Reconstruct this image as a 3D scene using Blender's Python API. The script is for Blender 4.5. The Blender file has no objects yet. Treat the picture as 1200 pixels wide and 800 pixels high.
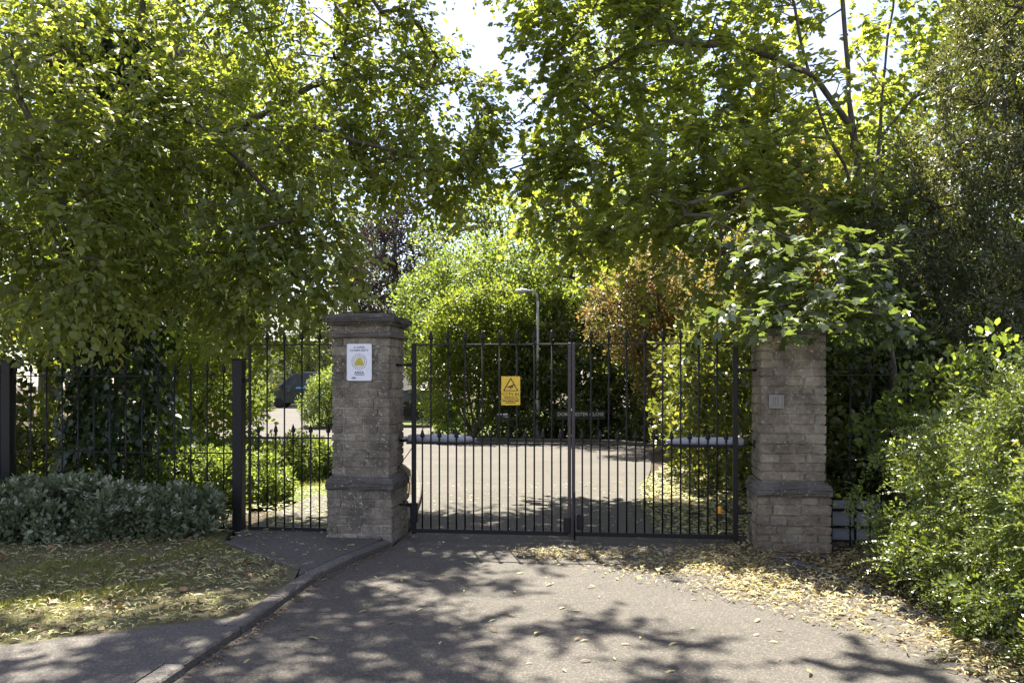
import bpy, math, random
import numpy as np
from mathutils import Vector, Matrix

R = math.radians
sc = bpy.context.scene
col = sc.collection

# ------------------------------------------------------------------ camera
cam_d = bpy.data.cameras.new('camera')
cam = bpy.data.objects.new('camera', cam_d)
col.objects.link(cam)
cam.location = (0, 0, 1.6)
cam.rotation_euler = (R(90), 0, 0)
cam_d.sensor_width = 36
cam_d.lens = 30
cam_d.shift_y = 0.0417
cam_d.clip_end = 2000
sc.camera = cam

# ------------------------------------------------------------------ sky, sun, exposure
SUN_EL, SUN_AZ = 60, -10          # azimuth from +Y, negative to the left
w = bpy.data.worlds.new('World'); sc.world = w; w.use_nodes = True
nt = w.node_tree
sky = nt.nodes.new('ShaderNodeTexSky'); sky.sky_type = 'NISHITA'
sky.sun_disc = False
sky.sun_elevation = R(SUN_EL); sky.sun_rotation = R(SUN_AZ)
sky.air_density = 0.9; sky.dust_density = 0.5; sky.ozone_density = 1.2
bg = nt.nodes['Background']; bg.inputs[1].default_value = 0.086
# thin cloud veil, the same all over the sky
tc = nt.nodes.new('ShaderNodeTexCoord')
cn = nt.nodes.new('ShaderNodeTexNoise'); cn.inputs['Scale'].default_value = 3.0
cn.inputs['Detail'].default_value = 7; cn.inputs['Roughness'].default_value = .6
cr = nt.nodes.new('ShaderNodeMapRange'); cr.inputs[1].default_value = .45; cr.inputs[2].default_value = .75
cr.inputs[3].default_value = 0.28; cr.inputs[4].default_value = .62
mx = nt.nodes.new('ShaderNodeMix'); mx.data_type = 'RGBA'
mx.inputs[7].default_value = (3.2, 2.5, 3.1, 1)
nt.links.new(tc.outputs['Generated'], cn.inputs['Vector'])
nt.links.new(cn.outputs[0], cr.inputs[0]); nt.links.new(cr.outputs[0], mx.inputs[0])
nt.links.new(sky.outputs[0], mx.inputs[6]); nt.links.new(mx.outputs[2], bg.inputs[0])

sl = bpy.data.lights.new('sun', 'SUN'); sl.energy = 4.9; sl.angle = R(0.55); sl.color = (1, .93, .81)
so = bpy.data.objects.new('sun', sl); col.objects.link(so)
sv = Vector((math.sin(R(SUN_AZ)) * math.cos(R(SUN_EL)), math.cos(R(SUN_AZ)) * math.cos(R(SUN_EL)), math.sin(R(SUN_EL))))
so.rotation_euler = (-sv).to_track_quat('-Z', 'Y').to_euler()
so.location = sv * 40

vs = sc.view_settings
vs.view_transform = 'Standard'; vs.look = 'None'; vs.gamma = 1.0; vs.exposure = 2.12
vs.use_curve_mapping = False
cy = sc.cycles
cy.max_bounces = 10; cy.diffuse_bounces = 8; cy.glossy_bounces = 2; cy.transmission_bounces = 6; cy.transparent_max_bounces = 6
cy.use_denoising = True
cy.caustics_reflective = False; cy.caustics_refractive = False

# ------------------------------------------------------------------ helpers
def tag(o, label=None, cat=None, group=None, kind=None):
    if label: o['label'] = label
    if cat: o['category'] = cat
    if group: o['group'] = group
    if kind: o['kind'] = kind
    return o

def empty(name, loc=(0, 0, 0), rz=0.0):
    o = bpy.data.objects.new(name, None); col.objects.link(o)
    o.location = loc; o.rotation_euler = (0, 0, rz); o.empty_display_size = .2
    return o

def link(name, me, mat=None, parent=None):
    o = bpy.data.objects.new(name, me); col.objects.link(o)
    if mat and not me.materials: me.materials.append(mat)
    if parent: o.parent = parent
    return o

class MB:
    """collects polygons, builds one mesh"""
    def __init__(s): s.v = []; s.f = []; s.sm = []
    def add(s, vs, fs, smooth=False):
        k = len(s.v); s.v += [tuple(p) for p in vs]
        for f in fs: s.f.append(tuple(i + k for i in f)); s.sm.append(smooth)
    def box(s, x0, x1, y0, y1, z0, z1, ch=0.0):
        if ch <= 0:
            s.add([(x0,y0,z0),(x1,y0,z0),(x1,y1,z0),(x0,y1,z0),(x0,y0,z1),(x1,y0,z1),(x1,y1,z1),(x0,y1,z1)],
                  [(0,3,2,1),(4,5,6,7),(0,1,5,4),(1,2,6,5),(2,3,7,6),(3,0,4,7)])
        else:
            v, f = cham_box(); cx, cy_, cz = (x0+x1)/2, (y0+y1)/2, (z0+z1)/2
            out = []
            for p in v:
                q = []
                for a, c, h in zip(p, (cx, cy_, cz), ((x1-x0)/2, (y1-y0)/2, (z1-z0)/2)):
                    sg = 1 if a > 0 else -1
                    q.append(c + sg * (h if abs(a) > .99 else h - ch))
                out.append(q)
            s.add(out, f)
    def tube(s, pts, rads, n=8, cap=True, smooth=True):
        pts = [Vector(p) for p in pts]; k = len(s.v)
        if not hasattr(rads, '__len__'): rads = [rads] * len(pts)
        ref = None
        for i, p in enumerate(pts):
            d = (pts[min(i+1, len(pts)-1)] - pts[max(i-1, 0)]).normalized()
            if ref is None:
                ref = d.orthogonal().normalized()
            a = (ref - d * ref.dot(d))
            a = a.normalized() if a.length > 1e-5 else d.orthogonal().normalized()
            ref = a; b = d.cross(a)
            for j in range(n):
                t = 2 * math.pi * j / n
                s.v.append(tuple(p + (a * math.cos(t) + b * math.sin(t)) * rads[i]))
        for i in range(len(pts)-1):
            for j in range(n):
                s.f.append((k+i*n+j, k+i*n+(j+1)%n, k+(i+1)*n+(j+1)%n, k+(i+1)*n+j)); s.sm.append(smooth)
        if cap:
            s.f.append(tuple(k + j for j in reversed(range(n)))); s.sm.append(False)
            s.f.append(tuple(k + (len(pts)-1)*n + j for j in range(n))); s.sm.append(False)
    def lathe(s, prof, n=8, c=(0,0,0), smooth=True, rot=0.0):
        k = len(s.v)
        for r, z in prof:
            for j in range(n):
                t = 2*math.pi*j/n + rot
                s.v.append((c[0]+r*math.cos(t), c[1]+r*math.sin(t), c[2]+z))
        for i in range(len(prof)-1):
            for j in range(n):
                s.f.append((k+i*n+j, k+i*n+(j+1)%n, k+(i+1)*n+(j+1)%n, k+(i+1)*n+j)); s.sm.append(smooth)
        s.f.append(tuple(k+j for j in reversed(range(n)))); s.sm.append(False)
        s.f.append(tuple(k+(len(prof)-1)*n+j for j in range(n))); s.sm.append(False)
    def prism(s, poly, axis, a, b):
        """poly: list of 2-D points, extruded along axis ('x','y','z') from a to b"""
        n = len(poly)
        def P(p, t):
            return (t, p[0], p[1]) if axis == 'x' else ((p[0], t, p[1]) if axis == 'y' else (p[0], p[1], t))
        vs = [P(p, a) for p in poly] + [P(p, b) for p in poly]
        fs = [tuple(range(n))[::-1], tuple(range(n, 2*n))] + [(i, (i+1)%n, n+(i+1)%n, n+i) for i in range(n)]
        s.add(vs, fs)
    def mesh(s, name):
        me = bpy.data.meshes.new(name); me.from_pydata(s.v, [], s.f)
        me.polygons.foreach_set('use_smooth', s.sm); me.update(); return me
    def build(s, name, mat, parent=None):
        return link(name, s.mesh(name), mat, parent)

_cb = None
def cham_box():
    """unit chamfered box: 24 verts tagged with +-1 on the face axis and +-.8 elsewhere, 44 triangles"""
    global _cb
    if _cb: return _cb
    v = []; idx = {}
    for ax in range(3):
        for sg in (-1, 1):
            for a in (-1, 1):
                for b in (-1, 1):
                    p = [0, 0, 0]; p[ax] = sg; p[(ax+1) % 3] = a * .8; p[(ax+2) % 3] = b * .8
                    idx[(ax, sg, a, b)] = len(v); v.append(tuple(p))
    f = []
    for ax in range(3):
        for sg in (-1, 1):
            q = [idx[(ax, sg, a, b)] for a, b in ((-1,-1),(1,-1),(1,1),(-1,1))]
            f.append(tuple(q if sg > 0 else q[::-1]))
    def key(ax, s3): return idx[(ax, s3[ax], s3[(ax+1)%3], s3[(ax+2)%3])]
    for ax in range(3):                                   # edges parallel to ax
        b, c = (ax+1) % 3, (ax+2) % 3
        for sb in (-1, 1):
            for sc_ in (-1, 1):
                s0 = [0,0,0]; s0[b] = sb; s0[c] = sc_
                s1 = list(s0); s0[ax] = -1; s1[ax] = 1
                q = [key(b, s0), key(b, s1), key(c, s1), key(c, s0)]
                f.append(tuple(q if sb*sc_ < 0 else q[::-1]))
    for sx in (-1, 1):
        for sy in (-1, 1):
            for sz in (-1, 1):
                t = [key(0,[sx,sy,sz]), key(1,[sx,sy,sz]), key(2,[sx,sy,sz])]
                f.append(tuple(t if sx*sy*sz > 0 else t[::-1]))
    _cb = (v, f); return _cb

# ------------------------------------------------------------------ materials
def newmat(name):
    m = bpy.data.materials.new(name); m.use_nodes = True
    n = m.node_tree.nodes; l = m.node_tree.links
    return m, n, l, n['Principled BSDF']

def ramp(n, stops):
    r = n.new('ShaderNodeValToRGB'); e = r.color_ramp.elements
    e[0].position = stops[0][0]; e[0].color = (*stops[0][1], 1)
    e[1].position = stops[-1][0]; e[1].color = (*stops[-1][1], 1)
    for p, c in stops[1:-1]:
        x = e.new(p); x.color = (*c, 1)
    return r

def pos(n):
    return n.new('ShaderNodeNewGeometry').outputs['Position']

def noise(n, l, vec, scale, detail=4, rough=.55):
    t = n.new('ShaderNodeTexNoise'); t.inputs['Scale'].default_value = scale
    t.inputs['Detail'].default_value = detail; t.inputs['Roughness'].default_value = rough
    l.new(vec, t.inputs['Vector']); return t.outputs[0]

def maprange(n, l, v, a, b, c=0, d=1):
    m = n.new('ShaderNodeMapRange'); l.new(v, m.inputs[0])
    for i, x in enumerate((a, b, c, d)): m.inputs[i+1].default_value = x
    return m.outputs[0]

def mixc(n, l, fac, a, b, mode='MIX'):
    m = n.new('ShaderNodeMix'); m.data_type = 'RGBA'; m.blend_type = mode
    if hasattr(fac, 'links') : l.new(fac, m.inputs[0])
    else: m.inputs[0].default_value = fac
    for i, x in ((6, a), (7, b)):
        if hasattr(x, 'links'): l.new(x, m.inputs[i])
        else: m.inputs[i].default_value = (*x, 1)
    return m.outputs[2]

def bump(n, l, h, strength=.4, dist=.01, prev=None):
    b = n.new('ShaderNodeBump'); b.inputs['Strength'].default_value = strength; b.inputs['Distance'].default_value = dist
    l.new(h, b.inputs['Height'])
    if prev: l.new(prev, b.inputs['Normal'])
    return b.outputs[0]

def plain(name, c, rough=.6, metal=0.0, spec=.5, var=.15, scale=30):
    m, n, l, p = newmat(name)
    nz = noise(n, l, pos(n), scale, 5)
    c2 = tuple(x * (1 - var) for x in c); c3 = tuple(min(1, x * (1 + var)) for x in c)
    r = ramp(n, [(.3, c2), (.7, c3)]); l.new(nz, r.inputs[0]); l.new(r.outputs[0], p.inputs['Base Color'])
    p.inputs['Roughness'].default_value = rough; p.inputs['Metallic'].default_value = metal
    p.inputs['Specular IOR Level'].default_value = spec
    return m

def leafmat(name, a, b, c=None, trans=.42, tcol=None, rough=.45, spec=.45):
    """two-sided leaf: tint attribute picks the leaf's own colour, light passes through it"""
    m, n, l, p = newmat(name)
    at = n.new('ShaderNodeAttribute'); at.attribute_name = 'tint'
    stops = [(0.0, a), (.55, b)] + ([(1.0, c)] if c else [(1.0, tuple(x*1.25 for x in b))])
    r = ramp(n, stops); l.new(at.outputs['Fac'], r.inputs[0])
    l.new(r.outputs[0], p.inputs['Base Color'])
    p.inputs['Roughness'].default_value = rough; p.inputs['Specular IOR Level'].default_value = spec
    tb = n.new('ShaderNodeBsdfTranslucent')
    tc_ = mixc(n, l, 1.0, r.outputs[0], tcol or (2.6, 2.2, .9), 'MULTIPLY')
    l.new(tc_, tb.inputs[0])
    ms = n.new('ShaderNodeMixShader'); ms.inputs[0].default_value = trans
    l.new(p.outputs[0], ms.inputs[1]); l.new(tb.outputs[0], ms.inputs[2])
    l.new(ms.outputs[0], n['Material Output'].inputs[0])
    return m

def asphalt(name, dark, light, warm, vary=False):
    m, n, l, p = newmat(name)
    P = pos(n)
    big = noise(n, l, P, .7, 4); mid = noise(n, l, P, 6, 5, .65)
    v = n.new('ShaderNodeTexVoronoi'); v.inputs['Scale'].default_value = 95; l.new(P, v.inputs['Vector'])
    fine = noise(n, l, P, 160, 2)
    c0 = mixc(n, l, maprange(n, l, big, .35, .65), dark, light)
    c1 = mixc(n, l, maprange(n, l, mid, .35, .7, 0, .5), c0, warm)
    hs = n.new('ShaderNodeSeparateColor'); l.new(v.outputs['Color'], hs.inputs[0])
    c2 = mixc(n, l, maprange(n, l, hs.outputs[0], .0, 1, .0, .6), c1, mixc(n, l, maprange(n, l, hs.outputs[1], .6, .9), tuple(x*.55 for x in dark), tuple(min(1,x*1.9) for x in light)))
    st = noise(n, l, P, 2.3, 6, .7)
    c2 = mixc(n, l, maprange(n, l, st, .58, .72, 0, .35), c2, tuple(x*.45 for x in dark))
    wp_ = n.new('ShaderNodeMix'); wp_.data_type = 'VECTOR'; wp_.inputs[0].default_value = .12
    cnz = n.new('ShaderNodeTexNoise'); cnz.inputs['Scale'].default_value = 1.7; cnz.inputs['Detail'].default_value = 5; l.new(P, cnz.inputs['Vector'])
    l.new(P, wp_.inputs[4]); l.new(cnz.outputs['Color'], wp_.inputs[5])
    vc = n.new('ShaderNodeTexVoronoi'); vc.feature = 'DISTANCE_TO_EDGE'; vc.inputs['Scale'].default_value = .55; l.new(wp_.outputs[1], vc.inputs['Vector'])
    crk = maprange(n, l, vc.outputs['Distance'], .0, .005, .22, 0)
    c2 = mixc(n, l, crk, c2, (.03, .027, .024))
    if vary:
        oi = n.new('ShaderNodeObjectInfo'); c2 = mixc(n, l, maprange(n, l, oi.outputs['Random'], 0, 1, 0, .5), c2, tuple(x*.5 for x in dark))
    l.new(c2, p.inputs['Base Color'])
    p.inputs['Roughness'].default_value = .85; p.inputs['Specular IOR Level'].default_value = .3
    b1 = bump(n, l, v.outputs['Distance'], .5, .006)
    l.new(bump(n, l, mid, .25, .01, b1), p.inputs['Normal'])
    return m

def soilmat(name, stops, scale=5):
    m, n, l, p = newmat(name); P = pos(n)
    a = noise(n, l, P, scale, 8, .7); r = ramp(n, stops); l.new(a, r.inputs[0])
    b = noise(n, l, P, scale*14, 4, .7)
    l.new(mixc(n, l, maprange(n, l, b, .3, .7, 0, .6), r.outputs[0], tuple(x*.5 for x in stops[0][1])), p.inputs['Base Color'])
    p.inputs['Roughness'].default_value = .95; p.inputs['Specular IOR Level'].default_value = .2
    l.new(bump(n, l, b, .8, .02), p.inputs['Normal'])
    return m

def brickmat(name, stops, lich=.63):
    m, n, l, p = newmat(name); P = pos(n)
    oi = n.new('ShaderNodeObjectInfo')
    a = noise(n, l, P, 22, 8, .7)
    mxx = n.new('ShaderNodeMath'); mxx.operation = 'ADD'
    l.new(maprange(n, l, oi.outputs['Random'], 0, 1, -.16, .16), mxx.inputs[0]); l.new(a, mxx.inputs[1])
    r = ramp(n, stops); l.new(mxx.outputs[0], r.inputs[0])
    dirt = noise(n, l, P, 3.2, 5, .6)
    c = mixc(n, l, maprange(n, l, dirt, .42, .64, 0, .72), r.outputs[0], (.085, .072, .054))
    moss = noise(n, l, P, 7, 5, .6)
    c = mixc(n, l, maprange(n, l, moss, .56, .72, 0, .5), c, (.10, .105, .05))
    li = noise(n, l, P, 48, 3, .5); li2 = noise(n, l, P, 6, 3, .5)
    ma = n.new('ShaderNodeMath'); ma.operation = 'MULTIPLY_ADD'; ma.inputs[1].default_value = .25
    l.new(li2, ma.inputs[0]); l.new(li, ma.inputs[2])
    c = mixc(n, l, maprange(n, l, ma.outputs[0], lich + .12, lich + .16, 0, .85), c, (.50, .48, .41))
    l.new(c, p.inputs['Base Color'])
    p.inputs['Roughness'].default_value = .93; p.inputs['Specular IOR Level'].default_value = .25
    b = bump(n, l, noise(n, l, P, 60, 6, .7), .9, .012)
    l.new(bump(n, l, a, .8, .02, b), p.inputs['Normal'])
    return m

M = {}
M['drive'] = asphalt('asphalt_drive', (.067, .061, .051), (.098, .089, .075), (.105, .093, .077))
M['path'] = asphalt('asphalt_path', (.076, .069, .060), (.107, .098, .086), (.115, .103, .088))
M['kerb'] = asphalt('kerb_concrete', (.115, .105, .09), (.16, .147, .128), (.14, .125, .105), True)
M['darkkerb'] = plain('dark_stone', (.07, .07, .075), .7)
M['soil'] = soilmat('soil', [(.3, (.05, .038, .026)), (.5, (.09, .07, .045)), (.7, (.13, .105, .07))])
M['turf'] = soilmat('turf', [(.3, (.10, .09, .05)), (.5, (.15, .14, .08)), (.7, (.22, .195, .12))])
M['lawn'] = soilmat('lawn', [(.3, (.09, .12, .03)), (.5, (.13, .16, .045)), (.7, (.17, .18, .06))], 2)
M['brick'] = brickmat('weathered_brick', [(.25, (.175, .148, .108)), (.45, (.262, .225, .165)), (.6, (.325, .28, .207)), (.8, (.41, .36, .27))])
M['brick2'] = brickmat('warm_brick', [(.25, (.192, .155, .108)), (.45, (.29, .24, .17)), (.6, (.358, .30, .212)), (.8, (.445, .38, .275))], .66)
M['mortar'] = brickmat('mortar', [(.25, (.20, .182, .145)), (.5, (.36, .33, .27)), (.8, (.52, .48, .40))], .60)
M['stone'] = brickmat('cap_stone', [(.25, (.09, .083, .072)), (.5, (.145, .135, .117)), (.8, (.22, .207, .18))], .66)
M['moss'] = soilmat('moss', [(.3, (.05, .05, .025)), (.5, (.08, .075, .035)), (.7, (.11, .10, .06))], 12)
M['black'] = plain('black_paint', (.011, .010, .010), .5, 0, .3, .3, 60)
M['brownblack'] = plain('weathered_dark_paint', (.045, .036, .034), .45, 0, .5, .3, 40)
M['grey_plastic'] = plain('grey_casing', (.42, .43, .46), .4, 0, .5, .08)
M['steel'] = plain('steel', (.24, .22, .20), .45, .5, .5, .12)
M['galv'] = plain('galvanised', (.46, .48, .46), .5, .3, .5, .15, 12)
M['white'] = plain('white_plate', (.78, .79, .82), .35, 0, .5, .05)
M['yellow'] = plain('yellow_plate', (.80, .52, .03), .45, 0, .5, .15, 50)
M['olive'] = plain('olive_print', (.50, .44, .06), .5)
M['ink'] = plain('ink', (.015, .014, .012), .5)
M['greyink'] = plain('grey_ink', (.16, .16, .19), .5)
M['whiteink'] = plain('white_letter', (.75, .75, .72), .5)
M['amber'] = plain('amber', (.85, .33, .02), .4)
M['panel'] = plain('white_board', (.36, .37, .41), .5, 0, .4, .08, 6)
M['glass'] = plain('glass_dark', (.03, .04, .05), .06, 0, .8, .1)
M['vanpaint'] = plain('van_paint', (.035, .037, .045), .22, .3, .6, .05)
M['carpaint'] = plain('car_paint', (.02, .02, .024), .18, .2, .6, .05)
M['tyre'] = plain('tyre', (.015, .015, .015), .85)
M['blue'] = plain('blue_decal', (.08, .35, .65), .3)
M['lamp'] = plain('headlamp', (.6, .62, .65), .15)
M['render'] = plain('cream_wall', (.56, .50, .38), .85, 0, .3, .08, 3)
M['slate'] = plain('roof_slate', (.20, .20, .20), .7, 0, .3, .2, 8)
M['frame'] = plain('window_frame', (.7, .7, .68), .5)

def barkmat(name, a, b):
    m, n, l, p = newmat(name); P = pos(n)
    mp = n.new('ShaderNodeMapping'); mp.inputs['Scale'].default_value = (1, 1, .25); l.new(P, mp.inputs[0])
    t = noise(n, l, mp.outputs[0], 26, 6, .65)
    g = noise(n, l, P, 4, 4)
    r = ramp(n, [(.3, a), (.7, b)]); l.new(t, r.inputs[0])
    l.new(mixc(n, l, maprange(n, l, g, .45, .7, 0, .5), r.outputs[0], (.07, .075, .04)), p.inputs['Base Color'])
    p.inputs['Roughness'].default_value = .9; l.new(bump(n, l, t, .7, .02), p.inputs['Normal'])
    return m
M['bark'] = barkmat('bark', (.045, .037, .028), (.13, .11, .085))
M['bark2'] = barkmat('bark_grey', (.06, .052, .042), (.17, .15, .12))

L = {}
L['lime'] = leafmat('lime_leaf', (.10, .132, .045), (.15, .18, .06), (.21, .22, .08), .56, (2.55, 2.45, .85))
L['bract'] = leafmat('lime_bract', (.16, .20, .06), (.22, .25, .09), (.28, .28, .12), .35, (1.6, 1.5, .9))
L['ivy'] = leafmat('ivy_leaf', (.012, .026, .008), (.024, .046, .012), (.045, .07, .018), .15, None, .35)
L['maple'] = leafmat('maple_leaf', (.105, .135, .05), (.15, .18, .062), (.21, .22, .075), .56, (2.55, 2.45, .85), .3, .7)
L['sycamore'] = leafmat('sycamore_leaf', (.065, .09, .042), (.095, .125, .05), (.14, .165, .06), .42, (2.0, 2.0, .8), .28, .8)
L['hedge'] = leafmat('hedge_leaf', (.075, .11, .035), (.12, .16, .05), (.18, .215, .07), .44, (2.3, 2.1, .8), .3, .7)
L['bind'] = leafmat('bindweed_leaf', (.09, .15, .02), (.14, .20, .03), (.40, .30, .03), .5)
L['yew'] = leafmat('yew_leaf', (.045, .06, .028), (.08, .10, .044), (.14, .16, .075), .3, None, .45)
L['silver'] = leafmat('silver_leaf', (.08, .11, .045), (.15, .18, .095), (.46, .49, .38), .25, (1.5, 1.5, 1.1), .6)
L['laurel'] = leafmat('laurel_leaf', (.05, .072, .026), (.10, .13, .04), (.165, .19, .06), .46, None, .3, .5)
L['bright'] = leafmat('bright_leaf', (.105, .14, .032), (.155, .19, .045), (.22, .24, .06), .55, (2.1, 2.1, .8))
L['mid'] = leafmat('mid_leaf', (.09, .125, .042), (.14, .18, .058), (.21, .235, .08), .52, (2.1, 2.1, .8))
L['copper'] = leafmat('copper_leaf', (.10, .125, .045), (.17, .135, .07), (.23, .14, .09), .46, (2.0, 1.8, .85))
L['purple'] = leafmat('purple_leaf', (.016, .010, .016), (.030, .020, .026), (.055, .05, .04), .25, (2.0, 1.3, 1.2))
L['pale'] = leafmat('pale_leaf', (.09, .12, .05), (.13, .165, .07), (.18, .21, .10), .4)
L['grass'] = leafmat('grass_blade', (.11, .135, .04), (.17, .195, .06), (.26, .26, .10), .38)
L['litter'] = leafmat('litter', (.26, .20, .08), (.40, .345, .155), (.53, .48, .28), .25, (1.4, 1.3, .8), .7)
L['litter_green'] = leafmat('litter_green', (.27, .27, .10), (.43, .43, .20), (.58, .58, .33), .28, (1.4, 1.4, .8), .7)
L['litter_brown'] = leafmat('litter_brown', (.07, .045, .02), (.17, .11, .05), (.32, .22, .10), .12, (1.4, 1.2, .8), .7)

# ------------------------------------------------------------------ leaf machinery (numpy)
def tmpl(pts, faces): return np.array(pts, float), faces
T_OVAL = tmpl([(0,0,0),(-.30,.32,.05),(-.24,.70,.04),(0,1,-.06),(.24,.70,.04),(.30,.32,.05)], [(0,3,2,1),(0,5,4,3)])
T_HEART = tmpl([(0,.04,0),(-.40,.22,.05),(-.34,.62,.03),(0,1,-.1),(.34,.62,.03),(.40,.22,.05)], [(0,3,2,1),(0,5,4,3)])
T_DIA = tmpl([(0,0,0),(-.25,.45,.03),(0,1,0),(.25,.45,.03)], [(0,3,2,1)])
T_LANCE = tmpl([(0,0,0),(-.13,.4,.03),(0,1,-.05),(.13,.4,.03)], [(0,3,2,1)])
T_NEEDLE = tmpl([(0,0,0),(-.16,.5,0),(0,1,0),(.16,.5,0)], [(0,3,2,1)])
T_MAPLE = tmpl([(0,0,0),(-.34,.02,.03),(-.50,.20,-.02),(-.39,.36,.05),(-.50,.68,-.05),(-.25,.66,.03),(0,1,-.12),
                (.25,.66,.03),(.50,.68,-.05),(.39,.36,.05),(.50,.20,-.02),(.34,.02,.03)],
               [(0,3,2,1),(0,5,4,3),(0,6,5),(0,7,6),(0,9,8,7),(0,11,10,9)])
T_CURL = tmpl([(-.10,0,0),(.10,0,0),(-.14,.35,.10),(.14,.35,.10),(-.12,.7,.08),(.12,.7,.08),(0,1,-.02)], [(0,1,3,2),(2,3,5,4),(4,5,6)])
T_STRIP = tmpl([(-.06,0,0),(.06,0,0),(-.085,.35,.12),(.085,.35,.12),(-.075,.7,.10),(.075,.7,.10),(0,1,-.04)], [(0,1,3,2),(2,3,5,4),(4,5,6)])
T_BLADE = tmpl([(-.06,0,0),(.06,0,0),(0,1,.15)], [(0,1,2)])

def unit(a):
    return a / np.maximum(np.linalg.norm(a, axis=-1, keepdims=True), 1e-9)

def frames(A, N):
    A = unit(A); B = unit(np.cross(A, N)); N = np.cross(B, A); return A, B, N

def leaf_mesh(name, P, A, N, S, T, tint):
    tv, tf = T
    A, B, N = frames(A, N)
    n, k = len(P), len(tv)
    V = (P[:, None, :] + S[:, None, None] * (tv[None, :, 0, None]*B[:, None, :] + tv[None, :, 1, None]*A[:, None, :] + tv[None, :, 2, None]*N[:, None, :])).reshape(-1, 3)
    loops = np.concatenate([np.array(f) for f in tf]); sizes = np.array([len(f) for f in tf])
    li = (loops[None, :] + (np.arange(n) * k)[:, None]).reshape(-1)
    sz = np.tile(sizes, n); st = np.concatenate([[0], np.cumsum(sz)[:-1]])
    me = bpy.data.meshes.new(name)
    me.vertices.add(len(V)); me.vertices.foreach_set('co', V.astype(np.float32).ravel())
    me.loops.add(len(li)); me.loops.foreach_set('vertex_index', li.astype(np.int32))
    me.polygons.add(len(sz)); me.polygons.foreach_set('loop_start', st.astype(np.int32)); me.polygons.foreach_set('loop_total', sz.astype(np.int32))
    at = me.attributes.new('tint', 'FLOAT', 'POINT'); at.data.foreach_set('value', np.repeat(np.clip(tint, 0, 1), k).astype(np.float32))
    me.update(calc_edges=True)
    return me

def rdir(rng, n):
    return unit(rng.normal(size=(n, 3)))

def ell_clumps(rng, ells, n, inner=.25, overlap=.7, zmin=.05):
    """clump centres spread through a union of ellipsoids, mostly near the skin; returns centres and outward directions"""
    C = np.array([e[0] for e in ells], float); Q = np.array([e[1] for e in ells], float)
    wgt = np.array([(e[2] if len(e) > 2 else 1.0) * (r[0]*r[1] + r[1]*r[2] + r[0]*r[2]) for e, r in zip(ells, Q)]); wgt /= wgt.sum()
    k = rng.choice(len(ells), size=n*3, p=wgt)
    d = rdir(rng, n*3)
    rr = np.where(rng.random(n*3) < inner, rng.random(n*3)**.5 * .8, rng.uniform(.78, 1.05, n*3))
    p = C[k] + d * Q[k] * rr[:, None]
    ok = p[:, 2] > zmin
    for j in range(len(ells)):
        q = np.linalg.norm((p - C[j]) / Q[j], axis=1)
        ok &= ~((k != j) & (q < overlap))
    i = np.nonzero(ok)[0][:n]
    return p[i], unit(d[i] / Q[k[i]])

def puff(rng, P, out, per, rad, size, up=.5, flat=.6, jit=.35, tvar=.16):
    """leaves scattered in small balls round the clump centres"""
    n = len(P) * per; k = np.repeat(np.arange(len(P)), per)
    rad_c = rad * rng.uniform(.6, 1.35, len(P))
    d = unit(rdir(rng, n) + out[k] * .55)
    p = P[k] + d * (rad_c[k] * rng.random(n)**.55)[:, None]
    A = d + rdir(rng, n) * .7 + np.array([0, 0, up - .3])
    N = out[k] * .5 + np.array([0, 0, flat]) + rdir(rng, n) * .6
    S = size * rng.uniform(1-jit, 1+jit, n)
    t = .42 + rng.normal(0, tvar, len(P))[k] + rng.normal(0, .17, n)
    return p, A, N, S, t

def spray(rng, P, out, twigs, per, length, size, droop=.35, hang=.35, tvar=.14, jit=.3, flat=.9):
    """leaves set alternately along short drooping twigs"""
    nc = len(P); nt_ = nc * twigs; kc = np.repeat(np.arange(nc), twigs)
    d = unit(out[kc] * .55 + rdir(rng, nt_) * .8 + np.array([0, 0, -.05]))
    Ln = length * rng.uniform(.6, 1.3, nt_)
    st = P[kc] + rng.normal(0, length*.18, (nt_, 3))
    n = nt_ * per; kt = np.repeat(np.arange(nt_), per); j = np.tile(np.arange(per), nt_)
    t = (j + rng.random(n)*.6) / per
    p = st[kt] + d[kt] * (Ln[kt]*t)[:, None]; p[:, 2] -= droop * Ln[kt] * t * t
    side = unit(np.cross(d, np.array([0, 0, 1.]) + rng.normal(0, .25, (nt_, 3))))
    sg = np.where(j % 2 == 0, 1., -1.)
    A = d[kt]*.7 + side[kt]*sg[:, None]*.8 + rdir(rng, n)*.45 + np.array([0, 0, -hang])
    N = np.array([0, 0, flat]) + out[kc[kt]]*.35 + rdir(rng, n)*.5
    S = size * rng.uniform(1-jit, 1+jit, n)
    tt = .42 + rng.normal(0, tvar, nc)[kc[kt]] + rng.normal(0, .16, n)
    return p, A, N, S, tt

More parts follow.
